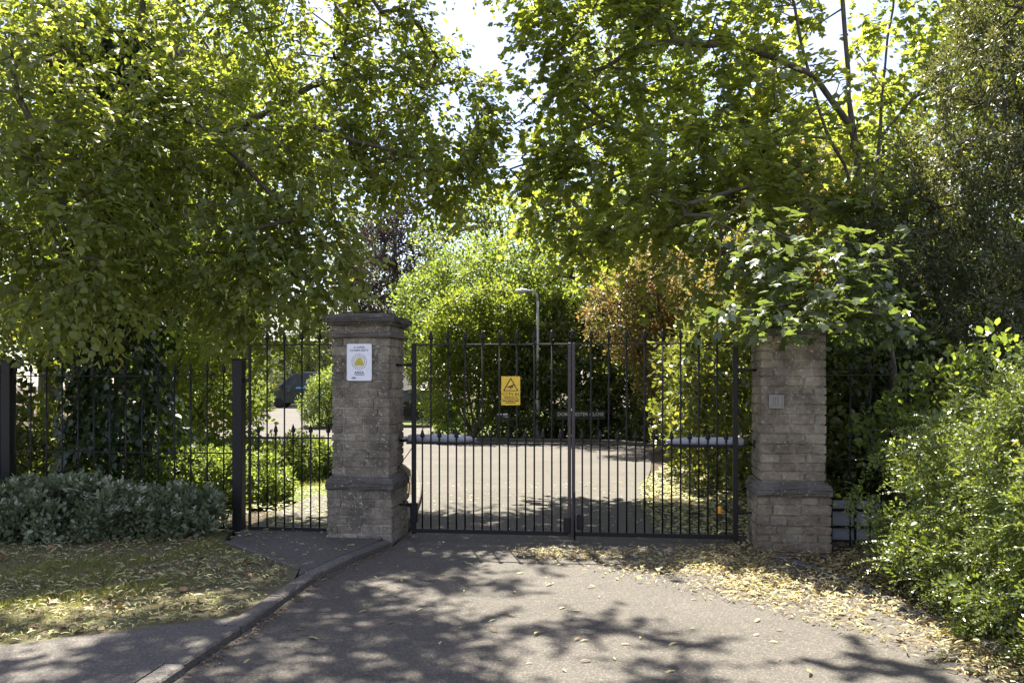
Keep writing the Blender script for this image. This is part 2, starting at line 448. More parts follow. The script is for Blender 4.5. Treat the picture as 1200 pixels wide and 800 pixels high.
def skeleton(rng, start, targets, step=.45, tip=.005, expo=.43, sag=.06, maxr=None, back=.6):
    """branch tubes: start = list of polylines (trunk and limbs, each begins on an earlier one), targets = clump centres"""
    nodes = []; par = []
    for pl in start:
        prev = -1
        if nodes:
            q = np.array(nodes); dd = np.linalg.norm(q - np.array(pl[0]), axis=1); prev = int(dd.argmin())
        last = np.array(pl[0], float)
        if prev < 0: nodes.append(last); par.append(-1); prev = 0
        for a in pl[1:]:
            a = np.array(a, float); m = max(1, int(np.linalg.norm(a-last)/step))
            for i in range(1, m+1):
                pt = last + (a-last)*i/m + (rng.normal(0, step*.05, 3) if i < m else 0)
                nodes.append(pt); par.append(prev); prev = len(nodes)-1
            last = a
    base = np.array(nodes)
    order = np.argsort([np.linalg.norm(base - t, axis=1).min() for t in targets])
    cnt_tip = [0]*len(nodes)
    arr = np.zeros((len(nodes) + len(targets)*14, 3)); arr[:len(nodes)] = base; nn = len(nodes)
    for i in order:
        t = targets[i]
        dd = np.linalg.norm(arr[:nn] - t, axis=1) + back*np.maximum(0, arr[:nn, 2] - t[2])
        b = int(dd.argmin()); a = arr[b].copy(); dist = np.linalg.norm(t-a)
        m = min(12, max(1, int(dist/step))); prev = b
        side = rng.normal(0, .12*dist, 3)
        for s_ in range(1, m+1):
            u = s_/m; pt = a + (t-a)*u + side*math.sin(math.pi*u)*.6; pt[2] += sag*dist*math.sin(math.pi*u)
            arr[nn] = pt; par.append(prev); cnt_tip.append(0); prev = nn; nn += 1
        cnt_tip[prev] += 1
    c = np.array(cnt_tip, float)
    for i in range(nn-1, 0, -1):
        if par[i] >= 0: c[par[i]] += c[i]
    rad = tip * np.maximum(c, 1)**expo
    if maxr: rad = np.minimum(rad, maxr)
    return arr[:nn], np.array(par), rad

def tubes_mesh(name, arr, par, rad, ns=5):
    i = np.nonzero(par >= 0)[0]; a = arr[par[i]]; b = arr[i]; ra = np.minimum(rad[par[i]], rad[i]*1.5); rb = rad[i]
    d = unit(b - a); ref = np.where(np.abs(d[:, 2:3]) > .9, np.array([[1., 0, 0]]), np.array([[0, 0, 1.]]))
    x = unit(np.cross(d, ref)); y = np.cross(d, x)
    th = np.arange(ns)*2*np.pi/ns
    ring = np.cos(th)[None, :, None]*x[:, None, :] + np.sin(th)[None, :, None]*y[:, None, :]
    V = np.concatenate([a[:, None, :] + ring*ra[:, None, None], (b + d*rb[:, None]*.3)[:, None, :] + ring*rb[:, None, None]], axis=1).reshape(-1, 3)
    m = len(i); j = np.arange(ns); q = np.stack([j, (j+1) % ns, (j+1) % ns + ns, j+ns], 1)
    li = (q[None] + (np.arange(m)*2*ns)[:, None, None]).reshape(-1)
    me = bpy.data.meshes.new(name)
    me.vertices.add(len(V)); me.vertices.foreach_set('co', V.astype(np.float32).ravel())
    me.loops.add(len(li)); me.loops.foreach_set('vertex_index', li.astype(np.int32))
    me.polygons.add(m*ns); me.polygons.foreach_set('loop_start', (np.arange(m*ns)*4).astype(np.int32)); me.polygons.foreach_set('loop_total', np.full(m*ns, 4, np.int32))
    me.polygons.foreach_set('use_smooth', np.ones(m*ns, bool)); me.update(calc_edges=True)
    return me

def cat_leaves(*sets):
    return tuple(np.concatenate([s[i] for s in sets]) for i in range(5))

def clear_zone(ls, keep):
    return tuple(a[keep] for a in ls)

def add_leaves(name, ls, T, mat, parent, stuff=True):
    o = link(name, leaf_mesh(name, *ls[:4], T, ls[4]), mat, parent)
    if stuff: o['kind'] = 'stuff'
    return o

def single_leaves(rng, ls, T, mat, parent, n, zmin=0, xlim=.58):
    """the leaves that show largest become objects of their own; the rest is returned"""
    P, A, N, S, t = ls
    A2, B2, N2 = frames(A, N)
    v = unit(np.array([0, 0, 1.6]) - P)
    face = np.abs((N2*v).sum(1)); dist = np.linalg.norm(P - np.array([0, 0, 1.6]), axis=1)
    sx = P[:, 0]/np.maximum(P[:, 1], .1); sz = (P[:, 2]-1.6)/np.maximum(P[:, 1], .1)
    inv = (P[:, 1] > 2) & (np.abs(sx) < xlim) & (sz < .44) & (sz > -.3)
    score = np.where(inv, S/dist*(face+.25), 0)
    idx = np.argsort(-score)[:n]
    me4 = []
    for q in range(5):
        m = leaf_mesh('leaf', np.zeros((1, 3)), np.array([[0, 1., 0]]), np.array([[0, 0, 1.]]), np.ones(1), T, np.array([.1 + .2*q]))
        m.materials.append(mat); me4.append(m)
    for i in idx:
        o = bpy.data.objects.new('leaf', me4[int(min(4, max(0, t[i]*5)))]); col.objects.link(o); o.parent = parent
        m = Matrix.Identity(4)
        for r_ in range(3):
            m[r_][0] = B2[i][r_]*S[i]; m[r_][1] = A2[i][r_]*S[i]; m[r_][2] = N2[i][r_]*S[i]; m[r_][3] = P[i][r_]
        o.matrix_basis = m
    keep = np.ones(len(P), bool); keep[idx] = False
    return clear_zone(ls, keep)

# ------------------------------------------------------------------ the setting: ground, drive, kerbs
def sheet(name, poly, z, mat, sub=None):
    me = bpy.data.meshes.new(name)
    me.from_pydata([(x, y, z) for x, y in poly], [], [tuple(range(len(poly)))]); me.update()
    if me.polygons[0].normal.z < 0: me.flip_normals()
    o = link(name, me, mat); o['kind'] = 'structure'; return o

def slab(name, poly, z0, z1, mat):
    a = sum(poly[i][0]*poly[(i+1) % len(poly)][1] - poly[(i+1) % len(poly)][0]*poly[i][1] for i in range(len(poly)))
    if a < 0: poly = poly[::-1]
    b = MB(); b.prism(poly, 'z', z0, z1)
    o = b.build(name, mat); o['kind'] = 'structure'; return o

sheet('ground', [(-400, -120), (400, -120), (400, 700), (-400, 700)], -.03, M['soil'])
drive_poly = [(-2.3, -3), (-2.1, 1), (-1.98, 3), (-1.83, 4.57), (-1.736, 5.42), (-1.68, 5.99), (-1.6, 6.96), (-1.42, 7.7), (-1.17, 8.45), (-1.1, 9.3),
              (-1.25, 12), (-1.7, 15.5), (-2.8, 19), (-5, 22.2), (-9, 24), (-60, 26.5),
              (-60, 31), (-9.6, 30), (-11.6, 37), (-14.5, 52), (-25, 53), (-25, 60.8), (-5, 60.8), (-5, 53), (-11.4, 50), (-9.2, 38), (-7.4, 30),
              (-6.0, 31.8), (-2.9, 31.6), (-2.35, 25.5), (-1.8, 24.1), (0, 23.6), (2.6, 23.2), (3.4, 22), (3.1, 19), (2.6, 16), (2.2, 14), (1.7, 11), (2.1, 9.2),
              (2.4, 8.0), (2.72, 6.7), (2.86, 5.4), (3.2, 4), (3.8, 1), (4.3, -3)]
sheet('drive', drive_poly, 0.0, M['drive'])
# raised pavement, verge and side path on the left, all about 5 cm above the drive
kerb_in = [(-2.23, 1), (-2.11, 3), (-1.96, 4.6), (-1.866, 5.42), (-1.81, 5.99), (-1.73, 6.96), (-1.56, 7.74), (-1.32, 8.42)]
slab('pavement', [(-14, -2), (-2.43, -2)] + kerb_in[:4] + [(-1.84, 5.72), (-3.05, 5.08), (-8, 2.4), (-14, 0)], -.02, .045, M['path'])
slab('verge', [(-14, .004), (-8, 2.404), (-3.05, 5.084), (-1.842, 5.724), (-1.81, 5.99), (-1.75, 6.85), (-1.80, 7.2), (-2.86, 8.42), (-3.0, 9.1), (-14, 9.9)], -.02, .035, M['turf'])
slab('side_path', [(-1.745, 6.96), (-1.56, 7.74), (-1.34, 8.42), (-1.2, 9.4), (-1.4, 12), (-2.8, 12), (-2.9, 9.2), (-2.80, 8.46), (-1.79, 7.24)], -.02, .046, M['path'])
sheet('lawn', [(-30, 11), (-3.2, 11), (-2.0, 14), (-2.1, 16), (-3.2, 19.4), (-5.3, 22.6), (-9, 24.4), (-30, 25.2)], .008, M['lawn'])
sheet('lawn', [(-7.4, 30.2), (-9.2, 38), (-11.4, 50), (-5, 52.6), (4, 52), (4, 24.5), (-1.6, 24.6), (-2.2, 25.8), (-2.75, 31.9), (-6, 32.1)], .008, M['lawn'])

def kerb_run(name, path, wd, z0, z1, mat, length, gap=.006, jit=0.0, seed=1):
    """separate kerbstones laid along a polyline"""
    rng = random.Random(seed)
    root = empty(name); root['kind'] = 'structure'
    pts = [Vector((*p, 0)) for p in path]
    seg = [0]
    for a, b in zip(pts, pts[1:]): seg.append(seg[-1] + (b-a).length)
    def at(s_):
        for i in range(len(pts)-1):
            if s_ <= seg[i+1] or i == len(pts)-2:
                t = (s_-seg[i])/(seg[i+1]-seg[i]); return pts[i].lerp(pts[i+1], t)
    n = int(seg[-1]/length)
    for i in range(n):
        a, b = at(i*seg[-1]/n + gap/2), at((i+1)*seg[-1]/n - gap/2)
        d = (b-a); ang = math.atan2(d.y, d.x); m = MB(); ln = d.length
        m.box(-ln/2, ln/2, -wd/2, wd/2, z0, z1, .012)
        o = m.build('kerbstone', mat, root)
        o.location = (a+b)/2 + Vector((rng.uniform(-jit, jit), rng.uniform(-jit, jit), rng.uniform(-.003, .003)))
        o.rotation_euler = (0, 0, ang + rng.uniform(-jit, jit)*2)
    return root
mid = [((a[0]+b[0])/2, (a[1]+b[1])/2) for a, b in zip(kerb_in, [(-2.1, 1), (-1.98, 3), (-1.83, 4.57), (-1.736, 5.42), (-1.68, 5.99), (-1.6, 6.96), (-1.42, 7.7), (-1.17, 8.45)])]
kerb_run('kerb', mid, .125, -.08, .052, M['kerb'], .72, .02, .006, seed=2)
kerb_run('path_edging', [(-2.83, 8.44), (-1.80, 7.21)], .05, -.05, .058, M['kerb'], .45, seed=4)
kerb_run('kerb', [(2.46, 7.95), (2.70, 6.9), (2.76, 6.5), (2.86, 5.4), (3.1, 4.3), (3.5, 2.6)], .10, -.08, .028, M['darkkerb'], .21, .012, .012, 3)
kerb_run('kerb', [(-1.7, 24.0), (0, 23.5), (2.6, 23.1), (3.35, 22)], .13, -.05, .11, M['kerb'], .9, seed=5)
kerb_run('kerb', [(-1.18, 9.6), (-1.33, 12), (-1.78, 15.5), (-2.88, 19), (-5.05, 22.3), (-9, 24.1), (-16, 24.5)], .13, -.05, .09, M['kerb'], .9, seed=6)
kerb_run('kerb', [(-1.85, 24.2), (-2.4, 25.6), (-2.9, 31.5), (-6.0, 31.7), (-7.3, 30.1), (-9.1, 38)], .13, -.05, .09, M['kerb'], .9, seed=7)

# ------------------------------------------------------------------ gate line frame: local x to the right along it, local y away from the camera
YAW = R(-7.0)
U = Vector((math.cos(YAW), math.sin(YAW), 0)); NB = Vector((-math.sin(YAW), math.cos(YAW), 0))
L0 = Vector((-1.506, 8.98, 0))
def G(s, t=0, z=0): return L0 + U*s + NB*t + Vector((0, 0, z))

# ------------------------------------------------------------------ pillars of separate bricks
rb = random.Random(11)
BRICKS = []
for q in range(14):
    v, f = cham_box()
    vv = []
    for p in v:
        k = [ (a if abs(a) > .99 else a*1.13) for a in p]
        vv.append(tuple(a*.5*(1 + rb.uniform(-.035, .035)) for a in k))
    me = bpy.data.meshes.new('brick'); me.from_pydata(vv, [], f); me.update(); BRICKS.append(me)
BR_MAT = {}
def brick(parent, x0, x1, y0, y1, z0, z1, mat):
    me = rb.choice(BRICKS)
    key = (me.name, mat.name)
    if key not in BR_MAT:
        m2 = me.copy(); m2.materials.clear(); m2.materials.append(mat); BR_MAT[key] = m2
    o = bpy.data.objects.new('brick', BR_MAT[key]); col.objects.link(o); o.parent = parent
    o.location = ((x0+x1)/2, (y0+y1)/2, (z0+z1)/2)
    o.scale = (x1-x0, y1-y0, z1-z0)
    o.rotation_euler = (rb.uniform(-.012, .012), rb.uniform(-.01, .01), rb.uniform(-.012, .012))

def courses(parent, half, z0, z1, n, mat, dep=.11, gap=.014, lo=.14, hi=.28):
    hs = [1 + rb.uniform(-.16, .16) for _ in range(n)]; k = (z1-z0)/sum(hs); z = z0
    for c in range(n):
        h = hs[c]*k; a, b = z+gap/2, z+h-gap/2; z += h
        for side in range(4):
            full = (c + side) % 2 == 0            # corners alternate between the two faces that meet
            x = -half if full else -half + dep + gap
            end = half if full else half - dep - gap
            cuts = [x]
            while end - cuts[-1] > hi:
                cuts.append(cuts[-1] + rb.uniform(lo, hi))
            if end - cuts[-1] < lo*.6 and len(cuts) > 1: cuts.pop()
            cuts.append(end)
            for i in range(len(cuts)-1):
                p0 = cuts[i] + (gap/2 if i else 0); p1 = cuts[i+1] - (gap/2 if i < len(cuts)-2 else 0)
                out = half + rb.uniform(-.006, .007)
                if side == 0: brick(parent, p0, p1, -out, -half+dep, a, b, mat)
                elif side == 1: brick(parent, half-dep, out, p0, p1, a, b, mat)
                elif side == 2: brick(parent, p0, p1, half-dep, out, a, b, mat)
                else: brick(parent, -out, -half+dep, p0, p1, a, b, mat)

def ring(mb, prof):
    """square moulding: profile of (half width, z) from bottom to top"""
    v = []; f = []
    for h, z in prof: v += [(-h,-h,z),(h,-h,z),(h,h,z),(-h,h,z)]
    for i in range(len(prof)-1):
        for j in range(4): f.append((i*4+j, i*4+(j+1)%4, (i+1)*4+(j+1)%4, (i+1)*4+j))
    f.append((3,2,1,0)); k = (len(prof)-1)*4; f.append((k,k+1,k+2,k+3)); mb.add(v, f)

def roughen(o, seed, amt, cuts=3):
    bpy.context.view_layer.objects.active = o
    import bmesh
    bm = bmesh.new(); bm.from_mesh(o.data)
    bmesh.ops.subdivide_edges(bm, edges=bm.edges[:], cuts=cuts, use_grid_fill=True)
    r_ = random.Random(seed)
    for v in bm.verts: v.co += Vector((r_.gauss(0, amt), r_.gauss(0, amt), r_.gauss(0, amt)))
    bm.to_mesh(o.data); bm.free()

def pillar(s, mat, cap, label):
    root = empty('gate_pillar', G(s), YAW); tag(root, label, 'pillar', 'gate pillars')
    m = MB(); m.box(-.327, .327, -.327, .327, -.05, .53); m.box(-.287, .287, -.287, .287, .53, 2.09); m.build('mortar_core', M['mortar'], root)
    courses(root, .34, -.01, .525, 6, mat)
    courses(root, .30, .672, 2.075, 16, mat)
    m = MB(); ring(m, [(.344,.527),(.354,.542),(.354,.60),(.332,.64),(.306,.668)]); o = m.build('plinth_moulding', M['stone'], root); roughen(o, 3, .004)
    if cap:
        m = MB(); ring(m, [(.30,2.072),(.335,2.082),(.338,2.104),(.312,2.122)]); o = m.build('string_course', M['stone'], root); roughen(o, 5, .003)
        m = MB(); m.box(-.305,.305,-.305,.305,2.12,2.195); o = m.build('frieze', M['brick'], root); roughen(o, 6, .004)
        m = MB(); ring(m, [(.312,2.193),(.33,2.205),(.342,2.225),(.365,2.238),(.372,2.255),(.372,2.283),(.352,2.296),(.20,2.33),(.05,2.338)])
        c = m.build('cap', M['stone'], root); roughen(c, 7, .005)
        m = MB(); ring(m, [(.27,2.308),(.20,2.337),(.10,2.356),(.03,2.360)]); o = m.build('moss_cushion', M['moss'], c); roughen(o, 8, .010, 4)
    else:
        m = MB(); ring(m, [(.312,2.078),(.314,2.115),(.20,2.14)]); o = m.build('cap', M['stone'], root); roughen(o, 9, .005)
    return root
pillar(0, M['brick'], True, 'brick gate pillar with moulded stone cap and white notice plate')
pillar(4.268, M['brick2'], False, 'brick gate pillar with small steel keypad, maple leaves over its top')

# ------------------------------------------------------------------ ironwork
fm = MB(); fm.lathe([(.009,0),(.015,.006),(.009,.014),(.011,.02),(.026,.034),(.024,.045),(.013,.085),(.002,.118)], 6)
FINIAL = fm.mesh('finial'); FINIAL.materials.append(M['black'])
_bars = {}
def bar(parent, x, y, z0, z1, r=.0085, fin=True, mat='black'):
    key = (round(z0, 3), round(z1, 3), r, mat)
    if key not in _bars:
        m = MB(); m.lathe([(r, 0), (r, z1-z0)], 8); me = m.mesh('bar'); me.materials.append(M[mat]); _bars[key] = me
    o = link('bar', _bars[key], None, parent); o.location = (x, y, z0)
    if fin:
        f = link('finial', FINIAL, None, o); f.location = (0, 0, z1-z0-.002)
    return o

def rail(parent, x0, x1, z, h=.03, d=.014, mat='black', name='rail', y=0):
    m = MB(); m.box(x0, x1, y-d/2, y+d/2, z-h/2, z+h/2, .002); return m.build(name, M[mat], parent)

def gate_leaf(s0, s1, label, mats, ztop=2.01, zmid=.99, zbot=.075, st=(.045, .05), nbar=17, half=.02):
    root = empty('gate', G(s0), YAW); W = s1 - s0
    tag(root, label, 'gate', 'black iron gate leaves')
    m = MB(); m.box(0, st[0], -half, half, .04, ztop+.015, .004); m.build('stile', M[mats[0]], root)
    m = MB(); m.box(W-st[1], W, -half, half, .04, ztop+.015, .004); m.build('stile', M[mats[1]], root)
    rail(root, st[0], W-st[1], ztop, .014, .03); rail(root, st[0], W-st[1], zmid, .016, .034); rail(root, st[0], W-st[1], zbot, .042, .034)
    for i in range(1, nbar+1):
        x = st[0]/2 + (W - st[0]/2 - st[1]/2) * i/(nbar+1)
        if i % 2: bar(root, x, 0, zbot, zmid+.035)
        else: bar(root, x, 0, zbot, ztop+.03)
    return root, W

gl, wl = gate_leaf(.462, 2.126, 'left leaf of the tall black iron double gate, yellow sign on it', ('black', 'brownblack'), st=(.045, .034))
gr, wr = gate_leaf(2.133, 3.790, 'right leaf of the tall black iron double gate, amber reflector on it', ('brownblack', 'black'), st=(.034, .05))
# hinges, drop bolts and scroll at the meeting stile
def small(parent, name, mat, boxes=(), tubes=()):
    m = MB()
    for b in boxes: m.box(*b)
    for p, r in tubes: m.tube(p, r, 8)
    return m.build(name, M[mat], parent)
small(gl, 'hinge', 'black', [(-.06, .0, -.012, .012, .32, .36, .003)], [([(-.165, 0, .34), (-.06, 0, .34)], .012)])
small(gl, 'hinge', 'black', [(-.06, .0, -.012, .012, 1.78, 1.82, .003)], [([(-.165, 0, 1.80), (-.06, 0, 1.80)], .012)])
small(gl, 'hinge_cover', 'black', [(-.012, .062, -.032, .032, .16, .36, .006)])
small(gr, 'hinge', 'black', [(wr, wr+.06, -.012, .012, 1.72, 1.76, .003)], [([(wr+.06, 0, 1.74), (wr+.19, 0, 1.74)], .012)])
small(gr, 'hinge', 'black', [(wr, wr+.06, -.012, .012, .30, .34, .003)], [([(wr+.06, 0, .32), (wr+.17, 0, .32)], .012)])
small(gr, 'drop_bolt', 'black', [(.052, .12, -.04, .01, .12, .28, .008)], [([(.03, -.045, .02), (.03, -.045, .5)], .009)])
small(gl, 'drop_bolt', 'black', [(wl-.075, wl-.006, -.045, -.022, .08, .24, .006)])
sc_pts = [(.0 + .05*math.cos(a)*(1-.09*a), 0, 2.10 + .05*math.sin(a)*(1-.09*a)) for a in [i*.45 for i in range(18)]]
small(gr, 'scroll', 'black', [], [(sc_pts, .006), ([(-.0, 0, 2.02), (0, 0, 2.17)], .008)])

# amber reflector unit on the right leaf
ar = empty('gate_sensor', G(3.608, -.03, .24), YAW); tag(ar, 'small amber and black sensor fixed low on the right gate leaf', 'sensor')
m = MB(); m.box(-.02, .02, -.015, .015, 0, .07, .006); m.build('base', M['ink'], ar)
m = MB(); m.lathe([(.017, .07), (.02, .075), (.02, .135), (.012, .145)], 10); m.build('lens', M['amber'], ar)

# gate operators on the inner side
def operator(s_post, s_gate, z, label, flip):
    root = empty('gate_opener', G(s_post, .10, 0), YAW); tag(root, label, 'gate opener', 'gate openers')
    d = (s_gate - s_post); sg = 1 if d > 0 else -1; ln = abs(d)
    def X(a): return sg*a
    m = MB(); n = 12; prof = [(.0,.030),(.02,.042),(.08,.046),(.5,.044),(.62,.034),(.70,.020),(.72,.008)]
    pts = [(X(a*ln/.72), 0, z + (.0 if a < .6 else -.004)) for a, _ in prof]
    m.tube(pts, [r for _, r in prof], 14); m.build('casing', M['grey_plastic'], root)
    m = MB(); m.box(min(X(-.02), X(ln*.92)), max(X(-.02), X(ln*.92)), -.022, .022, z-.062, z-.040, .004); m.build('underside', M['ink'], root)
    m = MB(); m.tube([(X(-.10), .02, z-.03), (X(.02), .0, z-.02)], .014, 8); m.box(min(X(-.14), X(-.09)), max(X(-.14), X(-.09)), -.02, .06, z-.06, z+.02, .004); m.build('bracket', M['ink'], root)
    m = MB(); m.tube([(X(ln*.95), 0, z-.03), (X(ln*1.02), -.09, z-.03)], .012, 8); m.build('arm_pin', M['steel'], root)
    return root
operator(.40, 1.13, 1.03, 'grey gate opener arm on the left leaf beside the pillar', 1)
operator(3.86, 3.08, 1.02, 'grey gate opener arm on the right leaf beside the pillar', -1)
m = MB()
m.tube([G(.46, .08, .95), G(.40, .06, .86), G(.33, .03, .76), G(.31, 0, .70)], .005, 6)
m.tube([G(.31, 0, .74), G(.37, .02, .70), G(.43, .03, .56), G(.42, .03, .42), G(.36, .02, .35)], .006, 6)
tag(m.build('cable', M['ink']), 'thin black cable looping between pillar and left gate leaf', 'cable')

# pedestrian gate
pg, pw = gate_leaf(-1.325, -.335, 'narrow black iron side gate between fence post and pillar', ('black', 'black'), 2.02, 1.03, .06, (.026, .022), 9, .014)
pg['group'] = 'iron railings'
small(pg, 'latch', 'black', [(-.05, .02, -.012, .012, 1.62, 1.66, .004)])
small(pg, 'lock_bar', 'black', [(-.03, .30, -.03, -.015, 1.015, 1.042, .003)])

# fence on the left
def fence(s0, s1, label, posts, ztop=1.69, zmid=.86, zbot=.06, step=.187, finials=True):
    root = empty('railing_fence', G(s0), YAW); tag(root, label, 'fence', 'iron railings'); W = s1-s0
    for z in (ztop, zmid, zbot): rail(root, 0, W, z, .012 if z != zbot else .02, .034)
    n = int(W/step)
    for i in range(n):
        bar(root, W - step*(i+.62), 0, .01 if z else 0, ztop+.025, .0085, finials)
    for p in posts:
        m = MB(); m.box(p-s0-.055, p-s0+.055, -.055, .055, -.02, 1.86, .006)
        po = m.build('post', M['black'], root)
        m = MB(); m.box(p-s0-.062, p-s0+.062, -.062, .062, 1.855, 1.875, .005); m.build('post_cap', M['black'], po)
    return root
fence(-6.9, -1.49, 'black iron railing fence with spear tops behind the grey shrub', (-4.12, -1.434))
fence(4.62, 7.6, 'black iron railing fence in the shrubs beside the keypad pillar', (6.9,))

# ------------------------------------------------------------------ signs on the gate and pillars
def text_mesh(name, s, size, mat, parent, loc, align='CENTER', ext=.0015, sx=1.0):
    cu = bpy.data.curves.new(name, 'FONT'); cu.body = s; cu.size = size; cu.align_x = align; cu.extrude = ext; cu.resolution_u = 2
    t = bpy.data.objects.new(name, cu); col.objects.link(t)
    dg = bpy.context.evaluated_depsgraph_get(); me = bpy.data.meshes.new_from_object(t.evaluated_get(dg))
    bpy.data.objects.remove(t); me.materials.clear(); me.materials.append(M[mat])
    o = link(name, me, None, parent); o.location = loc; o.rotation_euler = (R(90), 0, 0); o.scale = (sx, 1, 1)
    return o
def rounded(w_, h_, r, n=4):
    pts = []
    for cx, cz, a0 in ((w_/2-r, h_-r, 0), (-w_/2+r, h_-r, 90), (-w_/2+r, r, 180), (w_/2-r, r, 270)):
        for i in range(n+1):
            a = R(a0 + 90*i/n); pts.append((cx + r*math.cos(a), cz + r*math.sin(a)))
    return pts

ws = empty('notice_plate', G(-.005, -.318, 1.635), YAW)
tag(ws, 'white rounded notice plate with yellow hands emblem on the left pillar', 'sign')
m = MB(); m.prism(rounded(.26, .375, .018), 'y', -.006, .006); m.build('plate', M['white'], ws)
m = MB(); outer = rounded(.258, .372, .017); inner = [(x*.965, (z-.186)*.975+.186) for x, z in outer]; n = len(outer)
m.add([(x, -.0075, z+.0015) for x, z in outer] + [(x, -.0075, z+.0015) for x, z in inner], [(i, (i+1) % n, n+(i+1) % n, n+i) for i in range(n)][::1]); m.build('border', M['white'], ws)
text_mesh('lettering', 'A SAFER', .032, 'greyink', ws, (0, -.007, .328))
text_mesh('lettering', 'COMMUNITY', .032, 'greyink', ws, (0, -.007, .297))
text_mesh('lettering', 'AREA', .042, 'ink', ws, (0, -.007, .068))
m = MB(); m.box(-.045, .052, -.0085, -.0065, .056, .060); m.build('underline', M['ink'], ws)
em = MB()
for k in range(24):                                                  # ring of small figures
    a = 2*math.pi*k/24; cx, cz = .077*math.cos(a), .193 + .077*math.sin(a)
    em.prism([(cx-.004, cz-.005), (cx+.004, cz-.005), (cx+.003, cz+.006), (cx-.003, cz+.006)], 'y', -.0085, -.0065)
em.build('ring_of_figures', M['greyink'], ws)
em = MB(); k0 = 28
ro, ri = .060, .054
em.add([(ro*math.cos(2*math.pi*k/k0), -.0085, .193+ro*math.sin(2*math.pi*k/k0)) for k in range(k0)] + [(ri*math.cos(2*math.pi*k/k0), -.0085, .193+ri*math.sin(2*math.pi*k/k0)) for k in range(k0)],
       [(k, (k+1) % k0, k0+(k+1) % k0, k0+k) for k in range(k0)])
for sx in (-1, 1):
    em.prism([(sx*.004, .155), (sx*.040, .155), (sx*.044, .185), (sx*.030, .215), (sx*.012, .236), (sx*.003, .225)][::sx], 'y', -.0088, -.0065)
em.prism([(-.003, .16), (.003, .16), (.003, .24), (-.003, .24)], 'y', -.0080, -.0065)
em.build('emblem', M['olive'], ws)
m = MB(); m.prism([(-.085, .022), (-.06, .040), (-.04, .034), (-.03, .022)], 'y', -.0085, -.0065); m.build('small_logo', M['greyink'], ws)

ysg = empty('warning_sign', G(1.508, -.03, 1.385), YAW)
tag(ysg, 'yellow rectangular camera warning sign tied to the left gate leaf', 'sign')
m = MB(); m.box(-.0975, .0975, -.003, .003, 0, .295, .001); m.build('plate', M['yellow'], ysg)
m = MB()
tri_o = [(-.080, .145), (.080, .145), (0, .285)]; tri_i = [(-.064, .153), (.064, .153), (0, .266)]
m.add([(x, -.0045, z) for x, z in tri_o] + [(x, -.0045, z) for x, z in tri_i], [(i, (i+1) % 3, 3+(i+1) % 3, 3+i) for i in range(3)])
m.build('triangle', M['ink'], ysg)
m = MB(); m.prism([(-.040, .178), (.012, .186), (.020, .178), (.026, .182), (.022, .196), (.036, .206), (.028, .214), (.010, .205), (-.036, .188)], 'y', -.005, -.0035)
m.prism([(-.004, .165), (.006, .165), (.006, .186), (-.004, .186)], 'y', -.005, -.0035); m.build('camera_symbol', M['ink'], ysg)
text_mesh('lettering', 'CCTV IN', .045, 'ink', ysg, (0, -.004, .098))
text_mesh('lettering', 'OPERATION', .026, 'ink', ysg, (0, -.004, .072))
m = MB(); m.box(-.09, .09, -.005, -.0035, .058, .063)
for x0, x1, z in ((-.085, -.04, .040), (-.03, .03, .040), (.04, .085, .040), (-.05, .05, .022)): m.box(x0, x1, -.005, -.0035, z, z+.009)
m.build('small_print', M['ink'], ysg)

kp = empty('keypad', G(4.268 - .165, -.315, 1.37), YAW); tag(kp, 'square steel entry keypad on the right brick pillar', 'keypad')
m = MB(); m.box(-.068, .068, -.010, .015, 0, .128, .004); m.box(-.068, -.055, -.020, -.010, 0, .128); m.box(.055, .068, -.020, -.010, 0, .128); m.box(-.055, .055, -.020, -.010, .113, .128); m.box(-.055, .055, -.020, -.010, 0, .013); m.build('housing', M['steel'], kp)
m = MB(); m.box(-.052, .050, -.0135, -.0105, .022, .104); m.build('face_plate', M['steel'], kp)
bm_ = MB(); bm_.lathe([(.0055, 0), (.005, .003)], 8); bme = bm_.mesh('button'); bme.materials.append(M['ink'])
for r_ in range(4):
    for c in range(3):
        o = link('button', bme, None, kp); o.location = (-.028 + c*.021, -.0137, .034 + r_*.0195); o.rotation_euler = (R(90), 0, 0)

# low white panel behind black bars beside the right pillar
wp = empty('board_screen', G(4.66, .18, 0), YAW); tag(wp, 'low white board behind black bars beside the keypad pillar', 'panel')
m = MB(); m.box(-.05, .55, .02, .04, .03, .43); m.build('board', M['panel'], wp)
for x in (.07, .30, .53):
    m = MB(); m.box(x-.011, x+.011, -.012, .012, 0, .50, .003); m.build('upright', M['black'], wp)
for z in (.17, .34):
    m = MB(); m.box(-.05, .60, -.009, .009, z-.013, z+.013, .002); m.build('crossbar', M['black'], wp)

